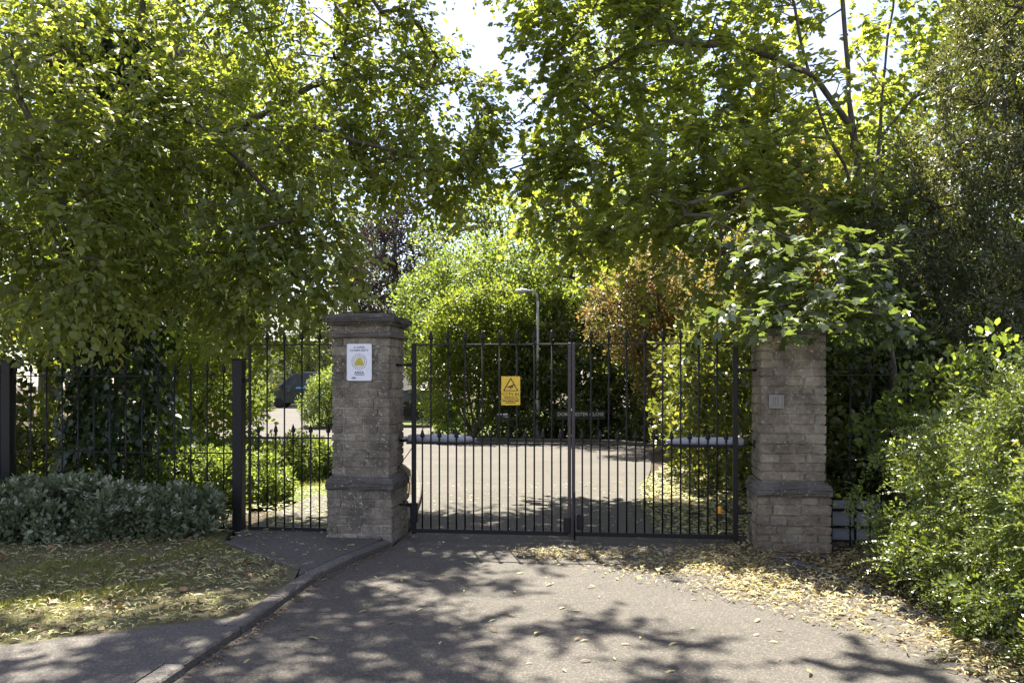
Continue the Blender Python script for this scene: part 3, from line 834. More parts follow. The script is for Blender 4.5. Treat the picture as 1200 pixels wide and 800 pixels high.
# ------------------------------------------------------------------ far buildings, vehicles, lamp, street signs
def house(x0, x1, y0, y1, eave, ridge, label, wins, doors=()):
    root = empty('house', ((x0+x1)/2, y0, 0)); tag(root, label, 'house'); cx = (x0+x1)/2
    hx = (x1-x0)/2; dp = y1-y0
    m = MB(); m.box(-hx, hx, 0, dp, -.05, eave)
    m.add([(-hx, 0, eave), (-hx, dp, eave), (-hx, dp/2, ridge-.1)], [(0, 1, 2)]); m.add([(hx, 0, eave), (hx, dp, eave), (hx, dp/2, ridge-.1)], [(0, 2, 1)])
    m.build('wall', M['render'], root)
    rf = empty('roof'); rf.parent = root
    sl_ = math.hypot(dp/2+.4, ridge-eave+.15); n = 14
    for sgn in (1, -1):
        for i in range(n):                                    # overlapping slate courses
            t0, t1 = i/n, (i+1)/n + .02
            ya = -.4 + (dp/2+.4)*t0; yb = -.4 + (dp/2+.4)*min(1, t1); za = eave-.15 + (ridge-eave+.15)*t0; zb = eave-.15 + (ridge-eave+.15)*min(1, t1)
            if sgn < 0: ya, yb = dp-ya, dp-yb
            m = MB(); m.add([(-hx-.35, ya, za+.09), (hx+.35, ya, za+.09), (hx+.35, yb, zb+.045), (-hx-.35, yb, zb+.045), (-hx-.35, ya, za+.02), (hx+.35, ya, za+.02), (hx+.35, yb, zb), (-hx-.35, yb, zb)],
                            [(0,1,2,3),(7,6,5,4),(0,4,5,1),(1,5,6,2),(2,6,7,3),(3,7,4,0)])
            m.build('slate_course', M['slate'], rf)
    m = MB(); m.tube([(-hx-.35, dp/2, ridge+.03), (hx+.35, dp/2, ridge+.03)], .09, 8); m.build('ridge_tile', M['slate'], rf)
    m = MB(); m.tube([(-hx-.35, -.46, eave-.12), (hx+.35, -.46, eave-.12)], .06, 8); m.build('gutter', M['ink'], rf)
    for x, z, w_, h_ in wins:
        m = MB()
        for a in ((-w_/2, -w_/2+.07, 0, h_), (w_/2-.07, w_/2, 0, h_), (-w_/2+.07, w_/2-.07, 0, .07), (-w_/2+.07, w_/2-.07, h_-.07, h_), (-.03, .03, .07, h_-.07)):
            m.box(a[0], a[1], -.04, .01, a[2], a[3])
        wn = m.build('window', M['frame'], root); wn.location = (x-cx, 0, z)
        m = MB(); m.box(-w_/2+.05, w_/2-.05, -.015, .004, .05, h_-.05); m.build('pane', M['glass'], wn)
        m = MB(); m.box(-w_/2-.08, w_/2+.08, -.10, .0, -.07, -.003); m.build('sill', M['frame'], wn)
    for x, w_, h_ in doors:
        m = MB(); m.box(-w_/2, w_/2, -.05, .01, 0, h_, .01); d = m.build('door', M['vanpaint'], root); d.location = (x-cx, 0, 0)
        m = MB(); m.box(w_/2-.14, w_/2-.10, -.09, -.045, 1.0, 1.14); m.build('handle', M['steel'], d)
    return root
house(-23.5, -8.6, 66, 74, 5.0, 8.1, 'cream rendered house with grey slate roof behind the van', [(-20.2, .9, 1.4, 1.2), (-16.8, .9, 1.3, 1.2), (-12.5, .9, 1.3, 1.2), (-20.2, 3.2, 1.3, 1.2), (-16.8, 3.2, 1.3, 1.2), (-12.5, 3.2, 1.3, 1.2)], [(-14.6, 1, 2.1)])

def wheel(parent, x, y, r, wd):
    o = empty('wheel'); o.parent = parent; o.location = (x, y, r)
    m = MB(); m.lathe([(r*.62, -wd/2), (r*.95, -wd/2), (r, -wd/2+.03), (r, wd/2-.03), (r*.95, wd/2), (r*.62, wd/2)], 20); t = m.build('tyre', M['tyre'], o); t.rotation_euler = (R(90), 0, 0)
    m = MB(); m.lathe([(r*.15, -wd*.42), (r*.63, -wd*.38), (r*.64, wd*.38), (r*.15, wd*.42)], 16); t = m.build('rim', M['steel'], o); t.rotation_euler = (R(90), 0, 0)

def loft_body(prof, hw, top_in, belt):
    """side profile (x,z) closed loop, lofted across the width; points above the belt lean inward"""
    m = MB(); n = len(prof); ztop = max(z for _, z in prof)
    def inset(z): return 0 if z <= belt else top_in*(z-belt)/(ztop-belt)
    rows = []
    for f, shrink in ((-1, .03), (-.97, 0), (-.5, -.0), (.5, -.0), (.97, 0), (1, .03)):
        k = len(m.v); rows.append(k)
        cx = sum(p[0] for p in prof)/n; cz = sum(p[1] for p in prof)/n
        for x, z in prof:
            y = f*(hw - inset(z)); m.v.append((x + (cx-x)*shrink, y, z + (cz-z)*shrink))
    for a, b in zip(rows, rows[1:]):
        for i in range(n): m.f.append((a+i, b+i, b+(i+1) % n, a+(i+1) % n)); m.sm.append(False)
    m.f.append(tuple(rows[0]+i for i in range(n))); m.sm.append(False)
    m.f.append(tuple(rows[-1]+i for i in reversed(range(n)))); m.sm.append(False)
    return m

def vehicle(name, loc, rz, label, cat, paint, prof, hw, top_in, belt, side_glass, screen, wheels, wr_, decal=False):
    root = empty(name, loc, rz); tag(root, label, cat)
    b = loft_body(prof, hw, top_in, belt).build('body', M[paint], root)
    md = b.modifiers.new('bevel', 'BEVEL'); md.width = .05; md.segments = 2; md.limit_method = 'ANGLE'; md.angle_limit = R(25)
    ztop = max(z for _, z in prof)
    for sgn in (-1, 1):
        for poly in side_glass:
            m = MB(); pts = [(x, sgn*(hw - top_in*max(0, z-belt)/(ztop-belt) + .012), z) for x, z in poly]
            pts2 = [(x, y - sgn*.03, z) for x, y, z in pts]; k = len(poly)
            m.add(pts + pts2, [tuple(range(k)) if sgn < 0 else tuple(reversed(range(k)))] + [(i, (i+1) % k, k+(i+1) % k, k+i) for i in range(k)]); m.build('window', M['glass'], root)
        x, z = side_glass[0][0]
        m = MB(); m.box(x+.05, x+.22, min(sgn*(hw-.02), sgn*(hw+.20)), max(sgn*(hw-.02), sgn*(hw+.20)), z-.02, z+.16 + (.12 if decal else 0), .02); m.build('wing_mirror', M['ink' if decal else 'grey_plastic'], root)
        m = MB(); m.box(x+.55, x+.75, min(sgn*hw, sgn*(hw+.03)), max(sgn*hw, sgn*(hw+.03)), z-.16, z-.12); m.build('door_handle', M['steel'], root)
    (xa, za), (xb, zb) = screen
    m = MB(); o_ = .014
    m.add([(xa-o_, -hw*.88, za+o_), (xa-o_, hw*.88, za+o_), (xb-o_, hw*.80, zb+o_), (xb-o_, -hw*.80, zb+o_)], [(0, 3, 2, 1)]); m.build('windscreen', M['glass'], root)
    xf = min(x for x, z in prof)
    for sgn in (-1, 1):
        m = MB(); m.box(xf+.02, xf+.30, min(sgn*hw*.62, sgn*(hw+.004)), max(sgn*hw*.62, sgn*(hw+.004)), belt*.62, belt*.62+.16, .03); m.build('headlight', M['lamp'], root)
        for x in wheels: wheel(root, x, sgn*(hw-.10), wr_, .21)
    m = MB(); m.box(xf-.012, xf+.02, -.26, .26, .42, .53); m.build('number_plate', M['white'], root)
    if decal:
        m = MB()
        for pts, mt in (([(1.55, 1.72), (2.0, 1.42), (3.4, 1.40), (2.4, 1.30), (1.95, 1.30)], 'blue'), ([(1.45, 1.78), (1.95, 1.44), (1.9, 1.36)], 'white')):
            d = MB(); d.add([(x, -(hw - top_in*max(0, z-belt)/(ztop-belt)) - .006, z) for x, z in pts], [tuple(reversed(range(len(pts))))]); d.build('side_stripe', M[mt], root)
    return root
vehicle('van', (-16.7, 58.6, 0), 0, 'dark grey panel van with blue side stripe parked before the cream house', 'van', 'vanpaint',
        [(.02, .45), (.0, .95), (.15, 1.12), (.75, 1.28), (1.72, 2.18), (2.1, 2.36), (2.6, 2.42), (5.3, 2.40), (5.42, 2.2), (5.45, .5), (5.3, .32), (.25, .30)], .98, .10, 1.15,
        [[(.98, 1.32), (1.72, 1.98), (2.12, 2.08), (2.12, 1.30)]], ((.80, 1.30), (1.68, 2.14)), (.95, 4.35), .34, True)
vehicle('parked_car', (-6.1, 32.9, 0), R(-3), 'black car parked beyond the left leaf of the gate, half behind the bush', 'car', 'carpaint',
        [(.02, .40), (.0, .62), (.2, .74), (1.15, .90), (1.95, 1.34), (2.35, 1.42), (3.1, 1.40), (3.75, 1.05), (4.2, .95), (4.25, .45), (4.1, .26), (.2, .24)], .86, .16, .86,
        [[(1.42, .94), (2.0, 1.28), (2.4, 1.34), (2.4, .94)], [(2.47, .94), (2.47, 1.34), (3.05, 1.32), (3.5, 1.0)]], ((1.18, .92), (1.93, 1.33)), (.78, 3.4), .31)

# lamp column: post with swan-neck and lantern to the left
lp = empty('street_lamp', (.74, 24.6, 0)); tag(lp, 'slim grey street lamp with lantern arm rising from the far shrubs', 'street lamp')
m = MB(); m.lathe([(.07, 0), (.07, 1.1), (.045, 1.18), (.04, 2.5), (.034, 4.0)], 12); m.tube([(0, 0, 4.0), (-.02, 0, 4.16), (-.08, 0, 4.26), (-.18, 0, 4.29), (-.30, 0, 4.285)], .035, 8); m.build('column', M['galv'], lp)
m = MB(); m.tube([(-.26, 0, 4.285), (-.32, 0, 4.28), (-.45, 0, 4.275), (-.60, 0, 4.265), (-.66, 0, 4.26)], [.03, .065, .085, .07, .02], 12); hd = m.build('lantern', M['galv'], lp)
m = MB(); m.tube([(-.34, 0, 4.22), (-.45, 0, 4.205), (-.58, 0, 4.215)], [.03, .055, .03], 10); m.build('diffuser', M['white'], hd)

def street_sign(loc, w_, h_, rows, label, legs=True):
    root = empty('street_sign', loc); tag(root, label, 'sign', 'black street signs')
    m = MB(); m.box(-w_/2, w_/2, -.012, .012, .62, .62+h_, .004); m.build('plate', M['ink'], root)
    for x in (-w_*.36, w_*.36):
        m = MB(); m.box(x-.03, x+.03, .014, .07, -.05, .62+h_-.02, .004); m.build('post', M['ink'], root)
    for s_, sz, z in rows: text_mesh('lettering', s_, sz, 'whiteink', root, (0, -.014, .62+z))
    return root
street_sign((1.90, 23.62, 0), 1.36, .25, [('DORCHESTER CLOSE', .135, .105)], 'black street name sign with white capitals seen past the gate middle')
ss = street_sign((-.25, 23.95, -.06), .42, .20, [], 'small black sign with faint white print left of the street name sign')
m = MB()
for a in ((-.16, -.04, .80, .84), (.0, .13, .795, .845), (.01, .06, .745, .76), (.075, .13, .735, .755)): m.box(a[0], a[1], -.016, -.0125, a[2], a[3])
m.build('white_print', M['whiteink'], ss)

# ------------------------------------------------------------------ trees
rng = np.random.default_rng(7)

def tree(name, label, cat, base, limbs, ells, nclump, leafset, T, mat, bark, inner=.25, tip=.006, expo=.43, group=None, singles=0, extra=None, maxr=None, step=.45, keep=None, crown='crown', back=.6):
    root = empty(name, base); tag(root, label, cat, group)
    P, out = ell_clumps(rng, ells, nclump, inner)
    if keep is not None:
        k = keep(P); P, out = P[k], out[k]
    arr, par, rad = skeleton(rng, limbs, P, step, tip, expo, maxr=maxr, back=back)
    b = Vector(base)
    me = tubes_mesh('trunk', arr, par, rad, 6); tr = link('trunk', me, bark, root); tr.location = -b
    ls = leafset(P, out)
    if keep is not None:
        ls = clear_zone(ls, keep(ls[0]))
    cr_ = link(crown, None if False else bpy.data.meshes.new(crown), mat, root)
    if singles: ls = single_leaves(rng, ls, T, mat, cr_, singles)
    cr_.data = leaf_mesh(crown, *ls[:4], T, ls[4]); cr_.data.materials.append(mat)
    cr_.location = -b; cr_['kind'] = 'stuff'
    return root, P, out, ls

# --- lime on the left
def lime_keep(p):
    lim = np.where(p[:, 2] > 6.4, -1.15, np.where(p[:, 2] > 5.9, -.6, -.12)) + .14*np.sin(p[:, 2]*5)      # the crown's uneven right edge
    return ~((p[:, 0] > lim) & (p[:, 2] < 8.4)) & (p[:, 2] > 1.75)
lime_ells = [((-5.1, 11.6, 6.4), (3.2, 1.6, 2.0), .7), ((-2.6, 12.0, 6.4), (2.1, 1.3, 1.9), .95), ((-1.3, 12.0, 5.3), (1.1, 1.1, 1.15), 1.3), ((-.7, 12.2, 4.9), (.6, .7, .85), 1.2),
             ((-3.6, 9.9, 3.9), (1.6, .9, 1.25), 1.2), ((-5.3, 9.0, 4.2), (1.5, .8, 1.7), 1.1), ((-2.75, 9.75, 2.95), (.95, .5, .85), 1.2),
             ((-4.55, 8.7, 2.9), (.8, .5, .8), 1.1), ((-2.55, 10.4, 3.6), (.55, .6, 1.2), 1.2), ((-3.4, 13.0, 9.4), (3.0, 2.0, 1.6), .25), ((-6.4, 9.8, 3.4), (1.3, .8, 1.3), .8), ((-1.4, 9.8, 8.4), (1.7, 1.3, .9), 1.2), ((-3.8, 9.2, 7.9), (1.6, .8, .6), .5), ((-.9, 15.3, 9.7), (1.6, 1.2, .8), .8), ((-1.15, 12.4, 5.6), (.75, .8, .9), .7)]
lime, LP, LO, lls = tree('lime_tree', 'tall lime tree with drooping pale bracts and ivy covered trunk at left', 'tree', (-5.3, 11.4, 0),
    [[(-5.3, 11.4, -.1), (-5.25, 11.4, 2.5), (-5.1, 11.4, 4.5), (-4.9, 11.4, 7), (-4.5, 11.8, 10)],
     [(-5.25, 11.4, 3.5), (-4.2, 11.6, 4.9), (-2.8, 12.0, 5.8), (-1.6, 12.1, 6.0)], [(-5.2, 11.4, 4.0), (-4.6, 10.2, 4.9), (-3.6, 9.8, 4.6), (-2.7, 9.8, 3.7)],
     [(-5.1, 11.4, 4.5), (-5.3, 10.0, 5.4), (-5.2, 8.9, 5.0), (-4.7, 8.5, 3.8)], [(-4.2, 11.2, 4.9), (-2.6, 10.9, 4.9), (-1.5, 11.0, 4.6)]],
    lime_ells, 1270, lambda P, o: spray(rng, P, o, 7, 10, .46, .074, .45, .55, jit=.4), T_HEART, L['lime'], M['bark'], .3, .0042, .41, maxr=.16, singles=300, keep=lime_keep)
# hanging pale bracts on the outer clumps
sel = np.nonzero((LP[:, 1] < 10.9) & (LP[:, 2] < 7))[0]
n = len(sel)*16; kk = np.repeat(sel, 16)
bp = LP[kk] + rng.normal(0, .2, (n, 3)) + LO[kk]*.12
add_leaves('bracts', (bp - np.array([-5.3, 11.4, 0]), np.array([0, 0, -1.]) + rng.normal(0, .45, (n, 3)), rdir(rng, n), rng.uniform(.06, .105, n), rng.random(n)), T_LANCE, L['bract'], lime)
# ivy round its trunk
n = 9000
zz = rng.uniform(.0, 6.2, n); th = rng.uniform(0, 2*np.pi, n); rr = (.62 + .16*np.sin(3*th + zz*1.7) + .14*np.sin(zz*2.3 + 2*th)) * (1 - .05*zz) * rng.uniform(.75, 1.15, n)
d = np.stack([np.cos(th), np.sin(th), np.zeros(n)], 1)
p = np.stack([.05 + rr*np.cos(th)*1.1, rr*np.sin(th), zz], 1)
add_leaves('ivy', (p, d*.4 + np.array([0, 0, -.8]) + rng.normal(0, .4, (n, 3)), d + rng.normal(0, .35, (n, 3)), rng.uniform(.07, .13, n), .4 + rng.normal(0, .2, n)), T_HEART, L['ivy'], lime)

# --- maple on the right
def maple_keep(p):
    win = (p[:, 0] > 4.2) & (p[:, 0] < 6.2) & (p[:, 2] > 4.5) & (p[:, 1] < 13.4) & (np.sin(p[:, 0]*9 + p[:, 2]*7) < .72)      # open middle of the crown round the stems
    return ~((p[:, 0] < np.where(p[:, 2] < 5, -.5, -.28) + .15*np.sin(p[:, 2]*4))) & (p[:, 2] > 1.95) & ~win
map_ells = [((4.2, 13.0, 6.8), (2.6, 1.8, 2.3), .9), ((1.95, 12.7, 5.9), (1.7, 1.5, 2.0), 1.1), ((1.45, 12.8, 4.5), (1.2, 1.1, 1.25), 1.1), ((2.8, 10.9, 3.7), (1.4, .9, 1.15), 1.1),
            ((4.4, 11.4, 4.4), (1.3, 1.0, 1.3), .9), ((6.2, 14.2, 7.8), (2.6, 2.0, 2.2), .7), ((2.6, 14.8, 9.7), (2.6, 1.6, 1.1), .6), ((1.1, 12.6, 7.1), (.95, 1.1, 1.1), 1.0), ((2.0, 9.7, 8.2), (1.6, .7, .6), .4), ((.25, 13.5, 4.75), (.65, .8, .6), .7), ((.35, 12.8, 5.8), (.7, .8, 1.3), .5)]
maple, MP, MO, mls = tree('maple_tree', 'many stemmed maple arching over the right side of the gate', 'tree', (5.7, 13.6, 0),
    [[(5.7, 13.6, -.1), (5.65, 13.6, 2.5), (5.6, 13.5, 4.2), (5.35, 13.4, 5.6), (5.2, 13.4, 7.5), (5.3, 13.4, 10)],
     [(5.65, 13.6, 2.2), (5.95, 13.6, 3.6), (5.75, 13.5, 4.9), (5.9, 13.5, 6.6), (6.2, 13.5, 9)], [(5.6, 13.5, 4.2), (4.9, 13.2, 5.4), (4.4, 13.0, 6.8), (4.0, 12.8, 8.4)],
     [(5.35, 13.4, 5.6), (4.6, 13.0, 6.3), (3.4, 12.8, 6.7), (1.9, 12.6, 6.6), (.9, 12.5, 6.0)], [(5.9, 13.5, 5.6), (6.6, 13.2, 6.4), (7.2, 13, 7.4)],
     [(5.6, 13.5, 3.6), (4.6, 12.4, 4.2), (3.4, 11.4, 4.3), (2.2, 11.0, 3.9)], [(5.6, 13.5, 4.0), (5.0, 12.6, 3.6), (4.2, 11.6, 2.6)]],
    map_ells, 780, lambda P, o: spray(rng, P, o, 6, 9, .5, .094, .3, .35, flat=1.1, jit=.4), T_MAPLE, L['maple'], M['bark2'], .28, .005, .41, singles=150, keep=maple_keep)

# --- young maple branch close by, over the right pillar
bk = lambda p: (p[:, 2] > 1.98) & (p[:, 1] > 7.2)
tree('sycamore_sapling', 'young sycamore with broad glossy leaves trailing over the keypad pillar', 'tree', (4.3, 9.6, 0),
     [[(4.3, 9.6, -.05), (4.2, 9.4, 1.3), (3.9, 8.9, 2.3), (3.6, 8.6, 3.0)], [(3.9, 8.9, 2.3), (3.1, 8.4, 2.45), (2.3, 8.1, 2.3)], [(3.9, 8.9, 2.4), (3.2, 8.9, 3.0), (2.6, 9.1, 3.3)]],
     [((2.75, 8.0, 2.22), (.62, .32, .10), 1), ((2.2, 8.15, 2.32), (.45, .3, .09), .9), ((3.2, 8.05, 2.42), (.42, .35, .12), 1), ((2.75, 8.3, 2.62), (.45, .3, .10), .9), ((3.35, 8.3, 2.78), (.4, .3, .10), .8),
      ((2.9, 8.7, 3.0), (.55, .35, .12), .9), ((3.6, 8.4, 2.28), (.35, .3, .12), .7), ((2.4, 9.0, 3.25), (.5, .4, .14), .7)], 64,
     lambda P, o: spray(rng, P, o, 3, 7, .40, .085, .6, .4, flat=.9, jit=.5), T_MAPLE, L['sycamore'], M['bark2'], .3, .004, .42, singles=220, keep=bk)

# --- yew / dark evergreen at right
def shrub(name, label, cat, base, ells, nclump, per, rad, size, T, mat, group=None, inner=.3, tip=.004, up=.5, flat=.6, tvar=.16, bark='bark', stems=5, zmin=.06, mode='puff', keep=None):
    base = np.array(base, float)
    bnd = rng.uniform(-.25, .25, (stems, 2))
    c = np.mean([np.array(e[0]) for e in ells], 0)
    limbs = []
    for i in range(stems):
        s0 = base + np.array([bnd[i, 0]*.6, bnd[i, 1]*.6, -.05]) if i else base + np.array([0, 0, -.05])
        e = ells[i % len(ells)]
        limbs.append([tuple(s0), tuple((s0*.55 + np.array(e[0])*.45)), tuple(np.array(e[0]))])
    fn = (lambda P, o: puff(rng, P, o, per, rad, size, up, flat, tvar=tvar)) if mode == 'puff' else (lambda P, o: spray(rng, P, o, max(1, per//8), 8, rad, size, .3, .3, flat=flat))
    return tree(name, label, cat, tuple(base), limbs, ells, nclump, fn, T, mat, M[bark], inner, tip, .42, group, keep=keep, crown='foliage')

shrub('yew_tree', 'dense dark evergreen yew filling the right edge', 'tree', (6.2, 10.6, 0),
      [((5.9, 10.3, 2.2), (1.5, 1.2, 2.2)), ((6.3, 10.2, 4.2), (1.6, 1.2, 1.9)), ((5.0, 10.0, 1.6), (1.0, .9, 1.6)), ((5.0, 10.2, 3.1), (1.0, .8, 1.3)), ((7.4, 10.5, 3.0), (1.4, 1.2, 3.0)), ((6.7, 10.5, 6.0), (1.2, 1.0, 1.2)), ((5.6, 9.5, 2.6), (.8, .6, 1.4)), ((5.5, 9.4, 1.0), (.9, .6, 1.0))],
      2100, 85, .20, .062, T_NEEDLE, L['yew'], bark='bark', inner=.4)

# --- front hedge on the right: arching shoots with tiny paired leaves
hedge = empty('hedge_bush', (3.5, 5.9, 0)); tag(hedge, 'small leaved bright green hedge bush with arching shoots, right foreground', 'bush')
h_ells = [((3.62, 6.9, .60), (.72, .8, .62)), ((3.75, 6.1, .78), (.85, .8, .80)), ((3.72, 5.3, .80), (.90, .8, .85)), ((3.68, 4.5, .78), (.95, .8, .86)), ((3.9, 3.6, .8), (1.0, .8, 1.0)), ((4.6, 6.2, .8), (.9, 1.2, .85)), ((3.62, 5.5, .3), (.88, 1.7, .42)), ((3.35, 4.75, .34), (.68, .95, .42)), ((3.6, 3.7, .4), (.8, .8, .5)), ((4.15, 7.8, .95), (.55, .45, .45)), ((4.6, 7.6, 1.05), (.7, .6, .7))]
HP, HO = ell_clumps(rng, h_ells, 2400, .35)
k_ = ~((HP[:, 1] > 7.35) & (HP[:, 2] < .75)); HP, HO = HP[k_], HO[k_]
arr, par, rad = skeleton(rng, [[(3.7, 5.9, -.05), (3.75, 5.8, .5)], [(3.6, 6.6, -.05), (3.65, 6.6, .4)], [(3.9, 4.7, -.05), (3.95, 4.7, .5)], [(4.4, 5.6, -.05), (4.5, 5.6, .6)]], HP, .2, .0022, .42)
tr = link('stems', tubes_mesh('stems', arr, par, rad, 5), M['bark'], hedge); tr.location = (-3.5, -5.9, 0)
body = puff(rng, HP, HO, 75, .12, .033, .4, .7)
n = 3600                                                             # arching shoots
k = rng.integers(0, len(HP), n)
sd = unit(HO[k]*.8 + rdir(rng, n)*.45 + np.array([-.35, -.2, .18])); sl_n = rng.uniform(.14, .36, n); per = 28
kt = np.repeat(np.arange(n), per); j = np.tile(np.arange(per), n); t = (j + .5)/per
sp = HP[k][kt] + sd[kt]*(sl_n[kt]*t)[:, None]; sp[:, 2] -= .35*sl_n[kt]*t*t
side = unit(np.cross(sd, np.array([0, 0, 1.]) + rng.normal(0, .3, (n, 3))))
sA = sd[kt]*.45 + side[kt]*np.where(j % 2 == 0, 1., -1.)[:, None] + rng.normal(0, .15, (n*per, 3)); sN = np.array([0, 0, 1.]) + rng.normal(0, .3, (n*per, 3))
sh = (sp, sA, sN, rng.uniform(.022, .031, n*per)*(1.15-.5*t), .5 + rng.normal(0, .18, n)[kt] + .15*t)
hl = cat_leaves(body, sh)
hl = clear_zone(hl, hl[0][:, 2] > .02)
o = add_leaves('foliage', hl, T_DIA, L['hedge'], hedge); o.location = (-3.5, -5.9, 0)
# bindweed leaves scrambling over it
sel = rng.choice(np.nonzero(HO[:, 0] + HO[:, 1]*.8 < .3)[0], 120)
n = 420; k = np.repeat(sel, 4)[:n]; n = len(k)
bl = (HP[k] + HO[k]*.14 + rng.normal(0, .06, (n, 3)), HO[k]*.5 + np.array([0, 0, -.7]) + rng.normal(0, .4, (n, 3)), HO[k] + np.array([0, 0, .6]) + rng.normal(0, .3, (n, 3)), rng.uniform(.035, .07, n), np.where(rng.random(n) < .06, .95, rng.uniform(0, .6, n)))
bd = link('bindweed', bpy.data.meshes.new('bindweed'), None, hedge); bd.location = (-3.5, -5.9, 0)
bl = single_leaves(rng, bl, T_HEART, L['bind'], bd, 160)
bd.data = leaf_mesh('bindweed', *bl[:4], T_HEART, bl[4]); bd.data.materials.append(L['bind']); bd['kind'] = 'stuff'

# --- grey-leaved shrub in front of the left fence
gs = empty('grey_shrub', (-4.6, 8.8, .03)); tag(gs, 'low silvery grey leaved shrub in front of the left railings', 'bush')
g_ells = [((-5.4, 8.75, .25), (.8, .5, .32)), ((-4.5, 8.8, .26), (.8, .48, .33)), ((-3.65, 8.85, .22), (.62, .42, .28)), ((-6.4, 8.8, .25), (.8, .5, .32))]
GP, GO = ell_clumps(rng, g_ells, 700, .3)
arr, par, rad = skeleton(rng, [[(-4.5, 8.8, 0), (-4.5, 8.8, .2)], [(-5.4, 8.8, 0), (-5.4, 8.8, .2)], [(-3.65, 8.85, 0), (-3.65, 8.85, .18)], [(-6.4, 8.8, 0), (-6.4, 8.8, .2)]], GP, .12, .0022, .42)
tr = link('stems', tubes_mesh('stems', arr, par, rad, 5), M['bark'], gs); tr.location = (4.6, -8.8, -.03)
b1 = puff(rng, GP, GO, 42, .11, .052, .9, .4)
n = 420; k = rng.choice(np.nonzero(GO[:, 2] > -.1)[0], n); per = 14
sd = unit(GO[k]*.5 + np.array([0, -.1, .8]) + rdir(rng, n)*.4); kt = np.repeat(np.arange(n), per); j = np.tile(np.arange(per), n); t = (j+.5)/per
sp = GP[k][kt] + sd[kt]*(.17*t)[:, None]
an = j*2.4 + rng.random(n*per); ring_ = np.stack([np.cos(an), np.sin(an), np.zeros(n*per)], 1)
b2 = (sp, sd[kt]*.7 + ring_, sd[kt] - ring_*.5, rng.uniform(.03, .06, n*per)*(1.2-.55*t), .72 + rng.normal(0, .15, n)[kt] + .2*t - .1)
gl_ = cat_leaves(b1, b2); gl_ = clear_zone(gl_, gl_[0][:, 2] > .03)
o = add_leaves('foliage', gl_, T_OVAL, L['silver'], gs); o.location = (4.6, -8.8, -.03)

# --- shrubs behind the left fence
shrub('bright_shrub', 'tall yellow green sunlit shrub behind the left railings', 'bush', (-6.3, 15.6, 0), [((-6.6, 15.6, 1.9), (1.2, 1.1, 1.6)), ((-5.4, 15.4, 1.6), (1.0, 1.0, 1.5)), ((-6.0, 15.8, 3.1), (1.1, 1.0, 1.2))], 420, 34, .28, .085, T_OVAL, L['bright'])
shrub('bright_shrub', 'airy yellow green young tree left of the side gate view', 'bush', (-7.2, 20.2, 0), [((-7.3, 20.2, 3.0), (.9, 1.0, 1.3)), ((-7.9, 20.4, 2.0), (.9, .9, 1.3)), ((-6.9, 20.1, 4.1), (.9, .9, .9))], 260, 30, .30, .085, T_OVAL, L['bright'])
shrub('laurel_bush', 'dark laurel bush behind the left railings beside the lime trunk', 'bush', (-7.6, 12.6, 0), [((-7.8, 12.6, 1.4), (1.2, .9, 1.5)), ((-6.6, 12.8, 1.1), (.9, .8, 1.2)), ((-9.5, 12.6, 1.8), (1.3, 1, 1.9))], 380, 34, .24, .10, T_OVAL, L['laurel'])
shrub('low_hedge', 'low loose green hedge behind the side gate and railings', 'hedge', (-4.4, 11.4, 0), [((-5.2, 11.3, .28), (.8, .5, .38)), ((-4.2, 11.4, .30), (.8, .5, .38)), ((-3.5, 11.6, .28), (.45, .45, .36))], 420, 46, .13, .05, T_OVAL, L['mid'], zmin=.03, keep=lambda p: p[:, 2] > .02)
shrub('low_hedge', 'low loose hedge along the lawn edge beyond the side gate', 'hedge', (-4.2, 14.4, 0), [((-4.9, 14.3, .3), (.9, .5, .42)), ((-3.8, 14.4, .3), (.8, .5, .4)), ((-2.75, 14.5, .26), (.45, .4, .34))], 300, 44, .15, .055, T_OVAL, L['mid'], zmin=.03, keep=lambda p: p[:, 2] > .02)

# --- clipped bushes and shrubs across the close
shrub('clipped_bush', 'rounded clipped bush on the grass beside the drive to the van', 'bush', (-6.7, 31.4, 0), [((-6.85, 31.4, .9), (.85, .8, .95)), ((-6.0, 31.6, 1.1), (.8, .8, 1.1)), ((-6.4, 31.6, 1.6), (.8, .8, .6))], 330, 50, .24, .07, T_OVAL, L['mid'])
shrub('leafy_shrub', 'light green leafy shrub standing taller behind the clipped bush', 'bush', (-5.9, 35.6, 0), [((-6.0, 35.6, 2.4), (1.1, 1.0, 1.5)), ((-6.2, 35.6, 1.4), (.9, .9, 1.2))], 260, 34, .32, .10, T_OVAL, L['bright'])
shrub('clipped_hedge', 'small clipped hedge block beside the van drive', 'hedge', (-15.9, 52, 0), [((-16.3, 52, .75), (.8, 1.2, .85)), ((-15.5, 52.5, .75), (.7, 1.1, .85))], 160, 50, .26, .085, T_OVAL, L['mid'])
shrub('clipped_hedge', 'longer clipped hedge along the near side of the van drive', 'hedge', (-13.5, 42.5, 0), [((-13.4, 42.5, .55), (.8, 1.6, .65)), ((-14.3, 44.5, .6), (.9, 1.8, .7))], 160, 50, .26, .085, T_OVAL, L['mid'])

